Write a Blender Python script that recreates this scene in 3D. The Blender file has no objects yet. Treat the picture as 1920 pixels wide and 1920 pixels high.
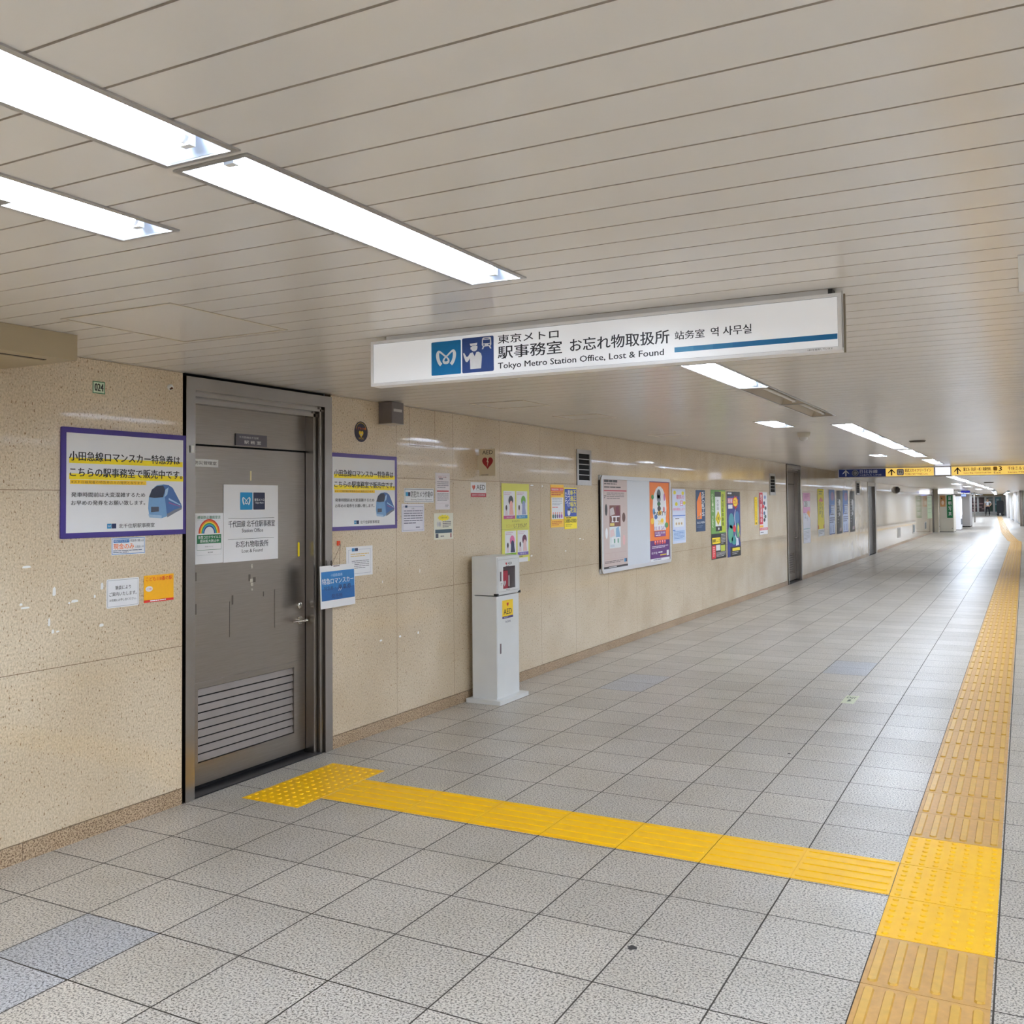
import bpy, math, random
from mathutils import Vector, Matrix
C = bpy.context.scene.collection
S = bpy.context.scene
random.seed(7)

# ------------------------------------------------------------------ camera, world, exposure
F_PX, YAW, PITCH, ROLL, CY = 1812.9978, 0.4872, 0.0329, -0.0085, 885.4633
CX, EYE = 4.0921, 1.615
fw = Vector((-math.sin(YAW)*math.cos(PITCH), math.cos(YAW)*math.cos(PITCH), math.sin(PITCH)))
r0 = Vector((math.cos(YAW), math.sin(YAW), 0)); u0 = r0.cross(fw)
rr = r0*math.cos(ROLL) + u0*math.sin(ROLL); uu = -r0*math.sin(ROLL) + u0*math.cos(ROLL)
cd = bpy.data.cameras.new('camera'); cam = bpy.data.objects.new('camera', cd); C.objects.link(cam)
cd.sensor_fit = 'HORIZONTAL'; cd.sensor_width = 36.0; cd.lens = 36.0*F_PX/1920.0
cd.shift_x = 0.0; cd.shift_y = (CY-960.0)/1920.0
cd.clip_start = 0.05; cd.clip_end = 400
cam.matrix_world = Matrix(((rr.x, uu.x, -fw.x, CX), (rr.y, uu.y, -fw.y, 0.0), (rr.z, uu.z, -fw.z, EYE), (0, 0, 0, 1)))
S.camera = cam
w = bpy.data.worlds.new('world'); S.world = w; w.use_nodes = True
w.node_tree.nodes['Background'].inputs[0].default_value = (0.9, 0.95, 1, 1)
w.node_tree.nodes['Background'].inputs[1].default_value = 0.02
S.view_settings.view_transform = 'Standard'; S.view_settings.look = 'None'
S.view_settings.gamma = 1.0; S.view_settings.use_curve_mapping = False
S.view_settings.exposure = 0.97
LAMP = 58.0            # radiance of a lit tube
try:
    S.cycles.max_bounces = 10; S.cycles.diffuse_bounces = 6; S.cycles.glossy_bounces = 4
    S.cycles.sample_clamp_indirect = 6.0; S.cycles.caustics_reflective = False; S.cycles.caustics_refractive = False
except Exception: pass

# ------------------------------------------------------------------ helpers
def lin(c):
    o = []
    for v in c[:3]:
        v = v/255.0
        o.append(v/12.92 if v <= 0.04045 else ((v+0.055)/1.055)**2.4)
    return (*o, 1.0)
MATS = {}
def mat(name, rgb, rough=0.5, metal=0.0, var=0.0, scale=30.0, bump=0.0, emit=0.0, coat=0.0, alpha=1.0, spec=None, stretch=None):
    if name in MATS: return MATS[name]
    m = bpy.data.materials.new(name); m.use_nodes = True; MATS[name] = m
    nt = m.node_tree; b = nt.nodes['Principled BSDF']; c = lin(rgb)
    b.inputs['Base Color'].default_value = c; b.inputs['Roughness'].default_value = rough; b.inputs['Metallic'].default_value = metal
    if coat: b.inputs['Coat Weight'].default_value = coat; b.inputs['Coat Roughness'].default_value = 0.08
    if spec is not None: b.inputs['Specular IOR Level'].default_value = spec
    if emit: b.inputs['Emission Color'].default_value = c; b.inputs['Emission Strength'].default_value = emit
    if alpha < 1: b.inputs['Alpha'].default_value = alpha
    if var or bump:
        tc = nt.nodes.new('ShaderNodeTexCoord'); n = nt.nodes.new('ShaderNodeTexNoise'); n.inputs['Scale'].default_value = scale; n.inputs['Detail'].default_value = 4
        src = tc.outputs['Object']
        if stretch:
            mp = nt.nodes.new('ShaderNodeMapping'); mp.inputs['Scale'].default_value = stretch; nt.links.new(src, mp.inputs[0]); src = mp.outputs[0]
        nt.links.new(src, n.inputs['Vector'])
        if var:
            r = nt.nodes.new('ShaderNodeValToRGB'); r.color_ramp.elements[0].position = 0.3; r.color_ramp.elements[1].position = 0.7
            r.color_ramp.elements[0].color = tuple(max(0, x*(1-var)) for x in c[:3])+(1,); r.color_ramp.elements[1].color = tuple(min(1, x*(1+var)) for x in c[:3])+(1,)
            nt.links.new(n.outputs['Fac'], r.inputs[0]); nt.links.new(r.outputs[0], b.inputs['Base Color'])
        if bump:
            bp = nt.nodes.new('ShaderNodeBump'); bp.inputs['Strength'].default_value = bump; bp.inputs['Distance'].default_value = 0.002
            nt.links.new(n.outputs['Fac'], bp.inputs['Height']); nt.links.new(bp.outputs[0], b.inputs['Normal'])
    return m
def ink(r, g, b, rough=0.45):
    return mat('print_%02x%02x%02x' % (r, g, b), (r, g, b), rough, var=0.03, scale=60)
WHITE = (238, 238, 240); BLACK = (22, 22, 26)

class MB:
    def __init__(s): s.v = []; s.f = []; s.m = []; s.mats = []
    def mi(s, m):
        if m not in s.mats: s.mats.append(m)
        return s.mats.index(m)
    def face(s, pts, m):
        k = len(s.v); s.v += [tuple(p) for p in pts]; s.f.append(tuple(range(k, k+len(pts)))); s.m.append(s.mi(m))
    def box(s, x0, x1, y0, y1, z0, z1, m, bev=0.0):
        if bev: return s.prism([(x0+bev, y0), (x1-bev, y0), (x1, y0+bev), (x1, y1-bev), (x1-bev, y1), (x0+bev, y1), (x0, y1-bev), (x0, y0+bev)], z0, z1, m)
        p = [(x0,y0,z0),(x1,y0,z0),(x1,y1,z0),(x0,y1,z0),(x0,y0,z1),(x1,y0,z1),(x1,y1,z1),(x0,y1,z1)]
        k = len(s.v); s.v += p; i = s.mi(m)
        for q in ((3,2,1,0),(4,5,6,7),(0,1,5,4),(1,2,6,5),(2,3,7,6),(3,0,4,7)): s.f.append(tuple(k+a for a in q)); s.m.append(i)
    def prism(s, poly, a0, a1, m, axis='z', top=None):
        # poly in the two remaining axes (cyclic order), extruded from a0 to a1; top = other outline for tapered prisms
        def P(p, a):
            return {'z': (p[0], p[1], a), 'x': (a, p[0], p[1]), 'y': (p[0], a, p[1])}[axis]
        top = top or poly; n = len(poly); k = len(s.v); i = s.mi(m)
        s.v += [P(p, a0) for p in poly] + [P(p, a1) for p in top]
        s.f.append(tuple(k+j for j in range(n))[::-1]); s.f.append(tuple(k+n+j for j in range(n))); s.m += [i, i]
        for j in range(n):
            s.f.append((k+j, k+(j+1) % n, k+n+(j+1) % n, k+n+j)); s.m.append(i)
    def tube(s, pts, r, m, n=10, caps=True):
        pts = [Vector(p) for p in pts]; k0 = len(s.v); i = s.mi(m); rs = r if isinstance(r, (list, tuple)) else [r]*len(pts)
        up = None
        for j, p in enumerate(pts):
            d = (pts[min(j+1, len(pts)-1)]-pts[max(j-1, 0)])
            d = d.normalized() if d.length > 1e-9 else Vector((0, 0, 1))
            if up is None: up = d.orthogonal().normalized()
            a = (up-d*up.dot(d)); a = a.normalized() if a.length > 1e-6 else d.orthogonal().normalized(); up = a; b = d.cross(a)
            for q in range(n):
                t = 2*math.pi*q/n; s.v.append(tuple(p+(a*math.cos(t)+b*math.sin(t))*rs[j]))
        for j in range(len(pts)-1):
            for q in range(n):
                s.f.append((k0+j*n+q, k0+j*n+(q+1) % n, k0+(j+1)*n+(q+1) % n, k0+(j+1)*n+q)); s.m.append(i)
        if caps:
            s.f.append(tuple(k0+q for q in range(n))[::-1]); s.f.append(tuple(k0+(len(pts)-1)*n+q for q in range(n))); s.m += [i, i]
    def build(s, name, parent=None, loc=None, smooth=False):
        name = name.split('#')[0]; me = bpy.data.meshes.new(name); me.from_pydata(s.v, [], s.f)
        for m in s.mats: me.materials.append(m)
        for p, i in zip(me.polygons, s.m): p.material_index = i; p.use_smooth = smooth
        if smooth:
            try: me.set_sharp_from_angle(angle=0.7)
            except Exception: pass
        me.update(); o = bpy.data.objects.new(name, me); C.objects.link(o)
        if loc: o.location = loc; 
        if parent: o.parent = parent
        return o

def tag(o, label=None, cat=None, group=None, kind=None):
    if label: o['label'] = label
    if cat: o['category'] = cat
    if group: o['group'] = group
    if kind: o['kind'] = kind
    return o
def empty(name, loc=(0, 0, 0)):
    o = bpy.data.objects.new(name, None); o.empty_display_size = 0.1; C.objects.link(o); o.location = loc; return o
def place(o, loc):
    """move a thing whose parts were built in world space so its origin is LOC and nothing shifts"""
    L = Vector(loc)
    if o.type == 'MESH': o.data.transform(Matrix.Translation(-L))
    o.location = L
    for c in o.children: _shift(c, L)
def _shift(c, L):
    if c.type == 'MESH' : c.data.transform(Matrix.Translation(-L))
    for d in c.children: _shift(d, L)
def copy_tree(o, parent=None):
    c = o.copy(); C.objects.link(c); c.parent = parent
    for ch in list(o.children): copy_tree(ch, c)
    return c

# ------------------------------------------------------------------ flat prints with real lettering
GL = {}
def glyphs(s, bold=0.0):
    bold0 = bold; bold = 0.0; key = (s, bold)
    if key in GL: return GL[key]
    cu = bpy.data.curves.new('t', 'FONT'); cu.body = s; cu.resolution_u = 2; cu.dimensions = '2D'; cu.fill_mode = 'FRONT'; cu.offset = 0.0
    ob = bpy.data.objects.new('t', cu); C.objects.link(ob); bpy.context.view_layer.update()
    me = bpy.data.meshes.new_from_object(ob.evaluated_get(bpy.context.evaluated_depsgraph_get()))
    vs = [(v.co.x, v.co.y) for v in me.vertices]; fs = [tuple(p.vertices) for p in me.polygons]
    bpy.data.objects.remove(ob); bpy.data.curves.remove(cu); bpy.data.meshes.remove(me)
    if vs:
        x0 = min(v[0] for v in vs); x1 = max(v[0] for v in vs); y0 = min(v[1] for v in vs); y1 = max(v[1] for v in vs)
        dx = max(x1-x0, 1e-6); dy = max(y1-y0, 1e-6)
        vs = [((x-x0)/dx, (y-y0)/dy) for x, y in vs]; asp = dx/dy
    else: asp = 1
    GL[key] = (vs, fs, asp); return GL[key]
def smooth_path(pts, n=6):
    P = [pts[0]]+list(pts)+[pts[-1]]; out = []
    for i in range(1, len(P)-2):
        for k in range(n):
            t = k/n
            out.append(tuple(0.5*((2*P[i][d])+(-P[i-1][d]+P[i+1][d])*t+(2*P[i-1][d]-5*P[i][d]+4*P[i+1][d]-P[i+2][d])*t*t+(-P[i-1][d]+3*P[i][d]-3*P[i+1][d]+P[i+2][d])*t**3) for d in range(len(P[0]))))
    out.append(tuple(pts[-1])); return out
class Sheet:
    """a flat board or paper; fractions (u right, v up) of its W x H rectangle"""
    def __init__(s, O, U, V, W, H, t=0.0006, rim=0.0, step=0.0004):
        s.O = Vector(O); s.U = Vector(U); s.V = Vector(V); s.N = s.U.cross(s.V); s.W = W; s.H = H; s.t = t; s.parts = {}; s.step = step; s.k = 0
    def P(s, u, v, d): return s.O+s.U*(u*s.W)+s.V*(v*s.H)+s.N*d
    def mb(s, part): return s.parts.setdefault(part, MB())
    def d(s, lay): return s.t+s.step*lay
    def own(s, part):
        if part in ('lettering', 'white_title', 'pink_title', 'purple_band', 'white_patch'): s.k += 1; return part+'#%d' % s.k
        return part
    def rect(s, part, m, u0, v0, u1, v1, lay=1):
        s.mb(part).face([s.P(u0, v0, s.d(lay)), s.P(u1, v0, s.d(lay)), s.P(u1, v1, s.d(lay)), s.P(u0, v1, s.d(lay))], m)
    def rrect(s, part, m, u0, v0, u1, v1, r, lay=1):
        ru, rv = r/s.W, r/s.H; pts = []
        for cu_, cv, a in ((u1-ru, v0+rv, -90), (u1-ru, v1-rv, 0), (u0+ru, v1-rv, 90), (u0+ru, v0+rv, 180)):
            for k in range(4):
                t = math.radians(a+30*k); pts.append((cu_+ru*math.cos(t), cv+rv*math.sin(t)))
        s.poly(part, m, pts, lay)
    def poly(s, part, m, pts, lay=1, box=None):
        if box: pts = [(box[0]+(box[2]-box[0])*a, box[1]+(box[3]-box[1])*b) for a, b in pts]
        s.mb(part).face([s.P(a, b, s.d(lay)) for a, b in pts], m)
    def ell(s, part, m, cu_, cv, ru, rv, lay=1, n=20, a0=0, a1=360):
        pts = [(cu_+ru*math.cos(math.radians(a0+(a1-a0)*k/n)), cv+rv*math.sin(math.radians(a0+(a1-a0)*k/n))) for k in range(n if a1-a0 == 360 else n+1)]
        s.poly(part, m, pts, lay)
    def arc(s, part, m, cu_, cv, r0_, r1, a0, a1, lay=1, n=20):      # radii in metres
        for k in range(n):
            A, B = (math.radians(a0+(a1-a0)*q/n) for q in (k, k+1))
            q = [(cu_+r*math.cos(t)/s.W, cv+r*math.sin(t)/s.H) for r, t in ((r0_, A), (r1, A), (r1, B), (r0_, B))]
            s.poly(part, m, q, lay)
    def stroke(s, part, m, pts, wd, lay=1, box=None, n=0):
        """pts (u,v) or (u,v,width); width in metres"""
        P = [(p[0], p[1], (p[2] if len(p) > 2 else wd)) for p in pts]
        if n: P = smooth_path(P, n)
        if box: P = [(box[0]+(box[2]-box[0])*a, box[1]+(box[3]-box[1])*b, c) for a, b, c in P]
        Q = [(a*s.W, b*s.H, c) for a, b, c in P]; L = []
        for i, q in enumerate(Q):
            a, b = Q[max(i-1, 0)], Q[min(i+1, len(Q)-1)]; dx, dy = b[0]-a[0], b[1]-a[1]; l = math.hypot(dx, dy) or 1
            nx, ny = -dy/l*q[2]/2, dx/l*q[2]/2; L.append(((q[0]+nx, q[1]+ny), (q[0]-nx, q[1]-ny)))
        for i in range(len(L)-1):
            q = [L[i][1], L[i+1][1], L[i+1][0], L[i][0]]
            s.mb(part).face([s.P(a/s.W, b/s.H, s.d(lay)) for a, b in q], m)
    def frame(s, part, m, u0, v0, u1, v1, wd, lay=1):
        a, b = wd/s.W, wd/s.H
        s.rect(part, m, u0, v0, u1, v0+b, lay); s.rect(part, m, u0, v1-b, u1, v1, lay); s.rect(part, m, u0, v0+b, u0+a, v1-b, lay); s.rect(part, m, u1-a, v0+b, u1, v1-b, lay)
    def text(s, part, m, txt, u0, v0, u1, v1, lay=2, bold=0.0, fit=True, align='c'):
        vs, fs, asp = glyphs(txt); part = s.own(part)
        if not fit:
            hh = (v1-v0)*s.H; ww = min(hh*asp, (u1-u0)*s.W)/s.W
            if align == 'c': c = (u0+u1)/2; u0, u1 = c-ww/2, c+ww/2
            else: u1 = u0+ww
        b = s.mb(part); k = len(b.v); i = b.mi(m); dd = s.d(lay)
        hh = (v1-v0)*s.H; e = bold*hh*.8; sh = [(0, 0)] if not bold else [(-e, 0), (e, 0), (0, e*.6)]
        for n_, (ex, ey) in enumerate(sh):
            k = len(b.v); b.v += [tuple(s.P(u0+(u1-u0)*x+ex/s.W, v0+(v1-v0)*y+ey/s.H, dd+n_*.00003)) for x, y in vs]
            for f in fs: b.f.append(tuple(k+q for q in f)); b.m.append(i)
    def vtext(s, part, m, txt, u0, v0, u1, v1, lay=2, bold=0.0, gap=0.12):
        n = len(txt); h = (v1-v0)/n
        for k, ch in enumerate(txt):
            if ch == ' ': continue
            if k == 0: part = s.own(part).replace('lettering#', 'column_lettering#')
            top = v1-k*h; s.text(part, m, ch, u0, top-h*(1-gap), u1, top, lay, bold)
    def lines(s, part, m, u0, v0, u1, v1, n, wd=0.5, lay=1, seed=0):
        """small print too fine to read: one run of dashes per line"""
        part = s.own(part); rnd = random.Random(seed+n); h = (v1-v0)/n
        for k in range(n):
            top = v1-k*h; u = u0; end = u0+(u1-u0)*(1 if k < n-1 else rnd.uniform(.5, .9))
            while u < end-0.01:
                l = min(end-u, (u1-u0)*rnd.uniform(.08, .3)); s.rect(part, m, u, top-h*wd, u+l, top, lay); u += l+(u1-u0)*0.018
    def slab(s, m, t=None, edge=None, rad=0.0):
        """the board itself, as the MB of the base"""
        b = MB(); t = s.t if t is None else t; r = rad
        if r:
            pts = []
            for a, c, an in ((s.W-r, r, -90), (s.W-r, s.H-r, 0), (r, s.H-r, 90), (r, r, 180)):
                for k in range(4): q = math.radians(an+30*k); pts.append((a+r*math.cos(q), c+r*math.sin(q)))
        else: pts = [(0, 0), (s.W, 0), (s.W, s.H), (0, s.H)]
        n = len(pts); f = lambda p, d: s.P(p[0]/s.W, p[1]/s.H, d)
        b.face([f(p, t) for p in pts], m); b.face([f(p, 0) for p in pts][::-1], edge or m)
        for j in range(n):
            p, q = pts[j], pts[(j+1) % n]; b.face([f(p, 0), f(q, 0), f(q, t), f(p, t)], edge or m)
        return b
    def finish(s, root):
        for k, b in s.parts.items(): b.build(k, root)
        return root
def wall_sheet(y0, y1, z0, z1, x=0.001, t=0.0006): return Sheet((x, y0, z0), (0, 1, 0), (0, 0, 1), y1-y0, z1-z0, t)
def cross_sheet(x0, x1, y, z0, z1, t=0.0006): return Sheet((x0, y, z0), (1, 0, 0), (0, 0, 1), x1-x0, z1-z0, t)
def finish(s, name, m, label, cat, group=None, rad=0.0, edge=None, t=None):
    o = s.slab(m, t, edge, rad).build(name); s.finish(o); place(o, tuple(s.P(.5, 0, 0))); tag(o, label, cat, group); return o

HEART_M = [(.335, .30, .105), (.27, .38, .105), (.225, .50, .105), (.215, .62, .105), (.25, .70, .075), (.33, .67, .055), (.44, .58, .05), (.52, .52, .045), (.585, .44, .06), (.57, .375, .075), (.5, .355, .08), (.43, .375, .075), (.415, .44, .06), (.48, .52, .045), (.56, .58, .05), (.67, .67, .055), (.75, .70, .075), (.785, .62, .105), (.775, .50, .105), (.73, .38, .105), (.665, .30, .105)]
def heart_logo(s, u0, v0, u1, v1, blue, white, lay=1, part='logo'):
    s.rrect(part, blue, u0, v0, u1, v1, 0.03*(u1-u0)*s.W, lay)
    k = (u1-u0)*s.W
    s.stroke(part, white, [(a, b, c*k) for a, b, c in HEART_M], 0, lay+1, (u0, v0, u1, v1), n=3)
def heart(s, part, m, cu_, cv, r, lay):      # r in metres, half width
    pts = []
    for k in range(28):
        t = 2*math.pi*k/28; x = 16*math.sin(t)**3/16; y = (13*math.cos(t)-5*math.cos(2*t)-2*math.cos(3*t)-math.cos(4*t))/16
        pts.append((cu_+x*r/s.W, cv+y*r*1.1/s.H))
    s.poly(part, m, pts, lay)
BOLT = [(.05, 1), (-.35, .05), (.0, .12), (-.15, -1), (.42, .28), (.08, .2), (.4, 1)]

# ------------------------------------------------------------------ materials of the place
def wall_material():
    m = bpy.data.materials.new('travertine'); m.use_nodes = True; nt = m.node_tree; N = nt.nodes; L = nt.links; b = N['Principled BSDF']
    tc = N.new('ShaderNodeTexCoord')
    def noise(sc, det, scale3):
        mp = N.new('ShaderNodeMapping'); mp.inputs['Scale'].default_value = scale3; L.new(tc.outputs['Object'], mp.inputs[0])
        n = N.new('ShaderNodeTexNoise'); n.inputs['Scale'].default_value = sc; n.inputs['Detail'].default_value = det; L.new(mp.outputs[0], n.inputs['Vector']); return n
    def ramp(src, a, ca, c, cc):
        r = N.new('ShaderNodeValToRGB'); e = r.color_ramp.elements; e[0].position = a; e[0].color = ca; e[1].position = c; e[1].color = cc; L.new(src, r.inputs[0]); return r
    big = noise(1.3, 5, (1, 1, 1)); base = ramp(big.outputs['Fac'], .3, lin((206, 186, 156)), .7, lin((226, 210, 184)))
    fine = noise(110, 4, (1, 1, .8)); f2 = ramp(fine.outputs['Fac'], .36, (.74, .71, .66, 1), .58, (1.06, 1.06, 1.06, 1))
    mul = N.new('ShaderNodeMix'); mul.data_type = 'RGBA'; mul.blend_type = 'MULTIPLY'; mul.inputs[0].default_value = 1; L.new(base.outputs[0], mul.inputs[6]); L.new(f2.outputs[0], mul.inputs[7])
    pore = noise(105, 3, (1, 1, .6)); p2 = ramp(pore.outputs['Fac'], .33, (1, 1, 1, 1), .38, (0, 0, 0, 1))
    dark = N.new('ShaderNodeMix'); dark.data_type = 'RGBA'; L.new(p2.outputs[0], dark.inputs[0]); L.new(mul.outputs[2], dark.inputs[6]); dark.inputs[7].default_value = lin((150, 122, 90))
    L.new(dark.outputs[2], b.inputs['Base Color'])
    b.inputs['Roughness'].default_value = .24
    rg = ramp(fine.outputs['Fac'], .3, (.34, .34, .34, 1), .7, (.18, .18, .18, 1)); L.new(rg.outputs[0], b.inputs['Roughness'])
    b.inputs['Coat Weight'].default_value = .9; b.inputs['Coat Roughness'].default_value = .05
    wav = noise(3.5, 2, (1, 1, 1)); bp = N.new('ShaderNodeBump'); bp.inputs['Strength'].default_value = .12; bp.inputs['Distance'].default_value = .004; L.new(wav.outputs['Fac'], bp.inputs['Height']); L.new(bp.outputs[0], b.inputs['Normal'])
    return m
def floor_material(name, c0, c1, grain, cd_, tint=0.08):
    m = bpy.data.materials.new(name); m.use_nodes = True; nt = m.node_tree; N = nt.nodes; L = nt.links; b = N['Principled BSDF']
    g = N.new('ShaderNodeTexCoord')
    n = N.new('ShaderNodeTexNoise'); n.inputs['Scale'].default_value = grain; n.inputs['Detail'].default_value = 3; n.inputs['Roughness'].default_value = .7; L.new(g.outputs['Object'], n.inputs['Vector'])
    r = N.new('ShaderNodeValToRGB'); e = r.color_ramp.elements; e[0].position = .40; e[0].color = lin(cd_); e[1].position = .46; e[1].color = lin(c0); x = e.new(.54); x.color = lin(c1); L.new(n.outputs['Fac'], r.inputs[0])
    # tone of each slab, by its place in the grid
    mp = N.new('ShaderNodeMapping'); mp.vector_type = 'POINT'; mp.inputs['Location'].default_value = (-0.355/0.4014, -2.655/0.4005, 0); mp.inputs['Scale'].default_value = (1/0.4014, 1/0.4005, 0); L.new(g.outputs['Object'], mp.inputs[0])
    fl = N.new('ShaderNodeVectorMath'); fl.operation = 'FLOOR'; L.new(mp.outputs[0], fl.inputs[0])
    wn = N.new('ShaderNodeTexWhiteNoise'); wn.noise_dimensions = '3D'; L.new(fl.outputs[0], wn.inputs['Vector'])
    r2 = N.new('ShaderNodeValToRGB'); e = r2.color_ramp.elements; e[0].position = 0; e[0].color = (1-tint, 1-tint, 1-tint, 1); e[1].position = 1; e[1].color = (1+tint*.4, 1+tint*.35, 1+tint*.25, 1); L.new(wn.outputs['Value'], r2.inputs[0])
    mul = N.new('ShaderNodeMix'); mul.data_type = 'RGBA'; mul.blend_type = 'MULTIPLY'; mul.inputs[0].default_value = 1; L.new(r.outputs[0], mul.inputs[6]); L.new(r2.outputs[0], mul.inputs[7])
    # worn dirt in soft patches
    d = N.new('ShaderNodeTexNoise'); d.inputs['Scale'].default_value = 2.2; d.inputs['Detail'].default_value = 5; L.new(g.outputs['Object'], d.inputs['Vector'])
    r3 = N.new('ShaderNodeValToRGB'); e = r3.color_ramp.elements; e[0].position = .3; e[0].color = (.88, .87, .84, 1); e[1].position = .6; e[1].color = (1, 1, 1, 1); L.new(d.outputs['Fac'], r3.inputs[0])
    m2 = N.new('ShaderNodeMix'); m2.data_type = 'RGBA'; m2.blend_type = 'MULTIPLY'; m2.inputs[0].default_value = 1; L.new(mul.outputs[2], m2.inputs[6]); L.new(r3.outputs[0], m2.inputs[7])
    L.new(m2.outputs[2], b.inputs['Base Color']); b.inputs['Roughness'].default_value = .34; b.inputs['Specular IOR Level'].default_value = .5
    rr2 = N.new('ShaderNodeMapRange'); rr2.inputs['To Min'].default_value = .38; rr2.inputs['To Max'].default_value = .33; L.new(wn.outputs['Value'], rr2.inputs['Value']); L.new(rr2.outputs[0], b.inputs['Roughness'])
    return m
M_WALL = wall_material()
M_WALLGAP = mat('stone_joint', (120, 96, 66), .9)
M_FLOOR = floor_material('terrazzo_grey', (176, 169, 158), (213, 206, 196), 120, (92, 86, 78))
M_FLOORB = floor_material('terrazzo_blue_grey', (160, 161, 164), (200, 201, 205), 110, (84, 85, 92))
M_JOINT = mat('floor_joint', (70, 64, 56), .8)
M_SKIRT = floor_material('granite_skirt', (146, 120, 92), (196, 172, 142), 130, (104, 80, 56), 0.04)
M_CEIL = mat('painted_metal_ceiling', (226, 221, 215), .22, 0.0, var=.03, scale=1.5, spec=.55)
M_CGAP = mat('ceiling_groove', (188, 178, 166), .6)
M_STEEL = mat('brushed_stainless', (150, 142, 134), .33, 1.0, var=.06, scale=6, stretch=(30, 1, 30))
M_STEELF = mat('polished_stainless_frame', (160, 154, 148), .27, 1.0, var=.04, scale=8)
M_CHROME = mat('chrome', (225, 222, 215), .12, 1.0)
M_DARK = mat('dark_gap', (18, 17, 17), .9)
M_ALU = mat('satin_aluminium', (186, 184, 182), .4, .8, var=.03, scale=20)
M_ALUL = mat('pale_aluminium_frame', (222, 222, 224), .4, .3)
M_TRAY = mat('white_enamel_reflector', (200, 208, 220), .4)
M_TRAYOFF = mat('unlit_reflector', (190, 178, 160), .5)  # same tray for lamps that are off, its unlit look put into the colour
M_TUBE = mat('lit_tube', (230, 241, 255), .4, emit=LAMP)
M_TUBEOFF = mat('unlit_tube', (215, 208, 198), .3)
M_PLAST = mat('white_plastic', (232, 232, 230), .4)
M_YEL = mat('fresh_tactile_yellow', (255, 194, 0), .42, var=.05, scale=14, spec=.35)
M_YELW = mat('worn_tactile_base', (202, 156, 86), .42, var=.12, scale=25)
M_YELB = mat('worn_tactile_bar', (214, 168, 70), .36, var=.08, scale=30)
M_WENAM = mat('white_powder_coat', (226, 228, 228), .35, var=.02, scale=6)
P = ink

# ------------------------------------------------------------------ structure: floor
def build_floor():
    b = MB(); a, c = 0.4014, 0.4005; g = 0.0030
    special = {(1, -1), (1, -2), (5, 17), (5, 18), (1, 13), (1, 14)}
    nx0, nx1 = -1, 16; ny0, ny1 = -14, 92
    b.box(0 - .02, 7.0, -5.2, 120, -.06, -.0025, M_JOINT)
    for i in range(nx0, nx1):
        x0 = max(.355+i*a, 0.0); x1 = .355+(i+1)*a
        for j in range(ny0, ny1):
            y0 = 2.655+j*c; m = M_FLOORB if (i, j) in special else M_FLOOR
            if i == 8: # the guide strip is laid here with narrow filler beside it
                b.face([(x0+g, y0+g, 0), (x1-g, y0+g, 0), (x1-g, y0+c-g, 0), (x0+g, y0+c-g, 0)], m)
            else:
                b.face([(x0+g, y0+g, 0), (x1-g, y0+g, 0), (x1-g, y0+c-g, 0), (x0+g, y0+c-g, 0)], m)
    yend = 2.655+ny1*c
    b.face([(-4, yend, 0), (7, yend, 0), (7, 120, 0), (-4, 120, 0)], M_FLOOR)
    b.box(-4, 0, 66, 120, -.06, -.001, M_FLOOR)
    o = b.build('floor'); tag(o, 'grey speckled stone tile floor of the underground passage', 'floor', kind='structure')
build_floor()

# ------------------------------------------------------------------ structure: ceiling with openings for the lamps
ZC = 2.359; ZF = 2.18; YSTEP = 24.6
LA = [(-4.96, -3.68), (-3.67, -2.39), (-2.38, -1.10), (-1.09, .205), (.215, 1.500), (1.518, 2.81), (5.03, 6.275), (6.29, 7.50), (7.515, 8.70), (9.68, 10.95), (10.965, 12.235), (12.25, 13.52), (13.535, 14.80), (15.15, 16.42), (16.435, 17.75), (18.95, 20.2), (20.215, 21.5)]
OFFA = {7, 8}
LB = [(-3.3, -2.05), (-.72, .555), (.57, 1.86), (8.95, 9.75), (16.4, 17.2)]
LAF = [(25.0, 27.4), (28.2, 33.0), (33.8, 38.4), (39.2, 45.2), (46.2, 51.2), (52.4, 58.6), (61, 65), (68, 72), (76, 80), (85, 89), (94, 98), (106, 109.5)]  # seen lamps first; those along the bend are added to light the far end
LBF = [(36.0, 39.0), (43.0, 46.5), (54.0, 58.0)]
LC = [(a, a+1.27) for a in [-4.6+1.29*k for k in range(7)]+[5.0, 6.29, 7.58, 9.7, 11.0, 12.3, 13.6, 15.2, 16.5, 18.9, 20.2]]  # unseen right hand row, added to brighten floor and ceiling
XC = (5.45, 5.66)
XA = (2.45, 2.66); XB = (1.885, 2.10)
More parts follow.
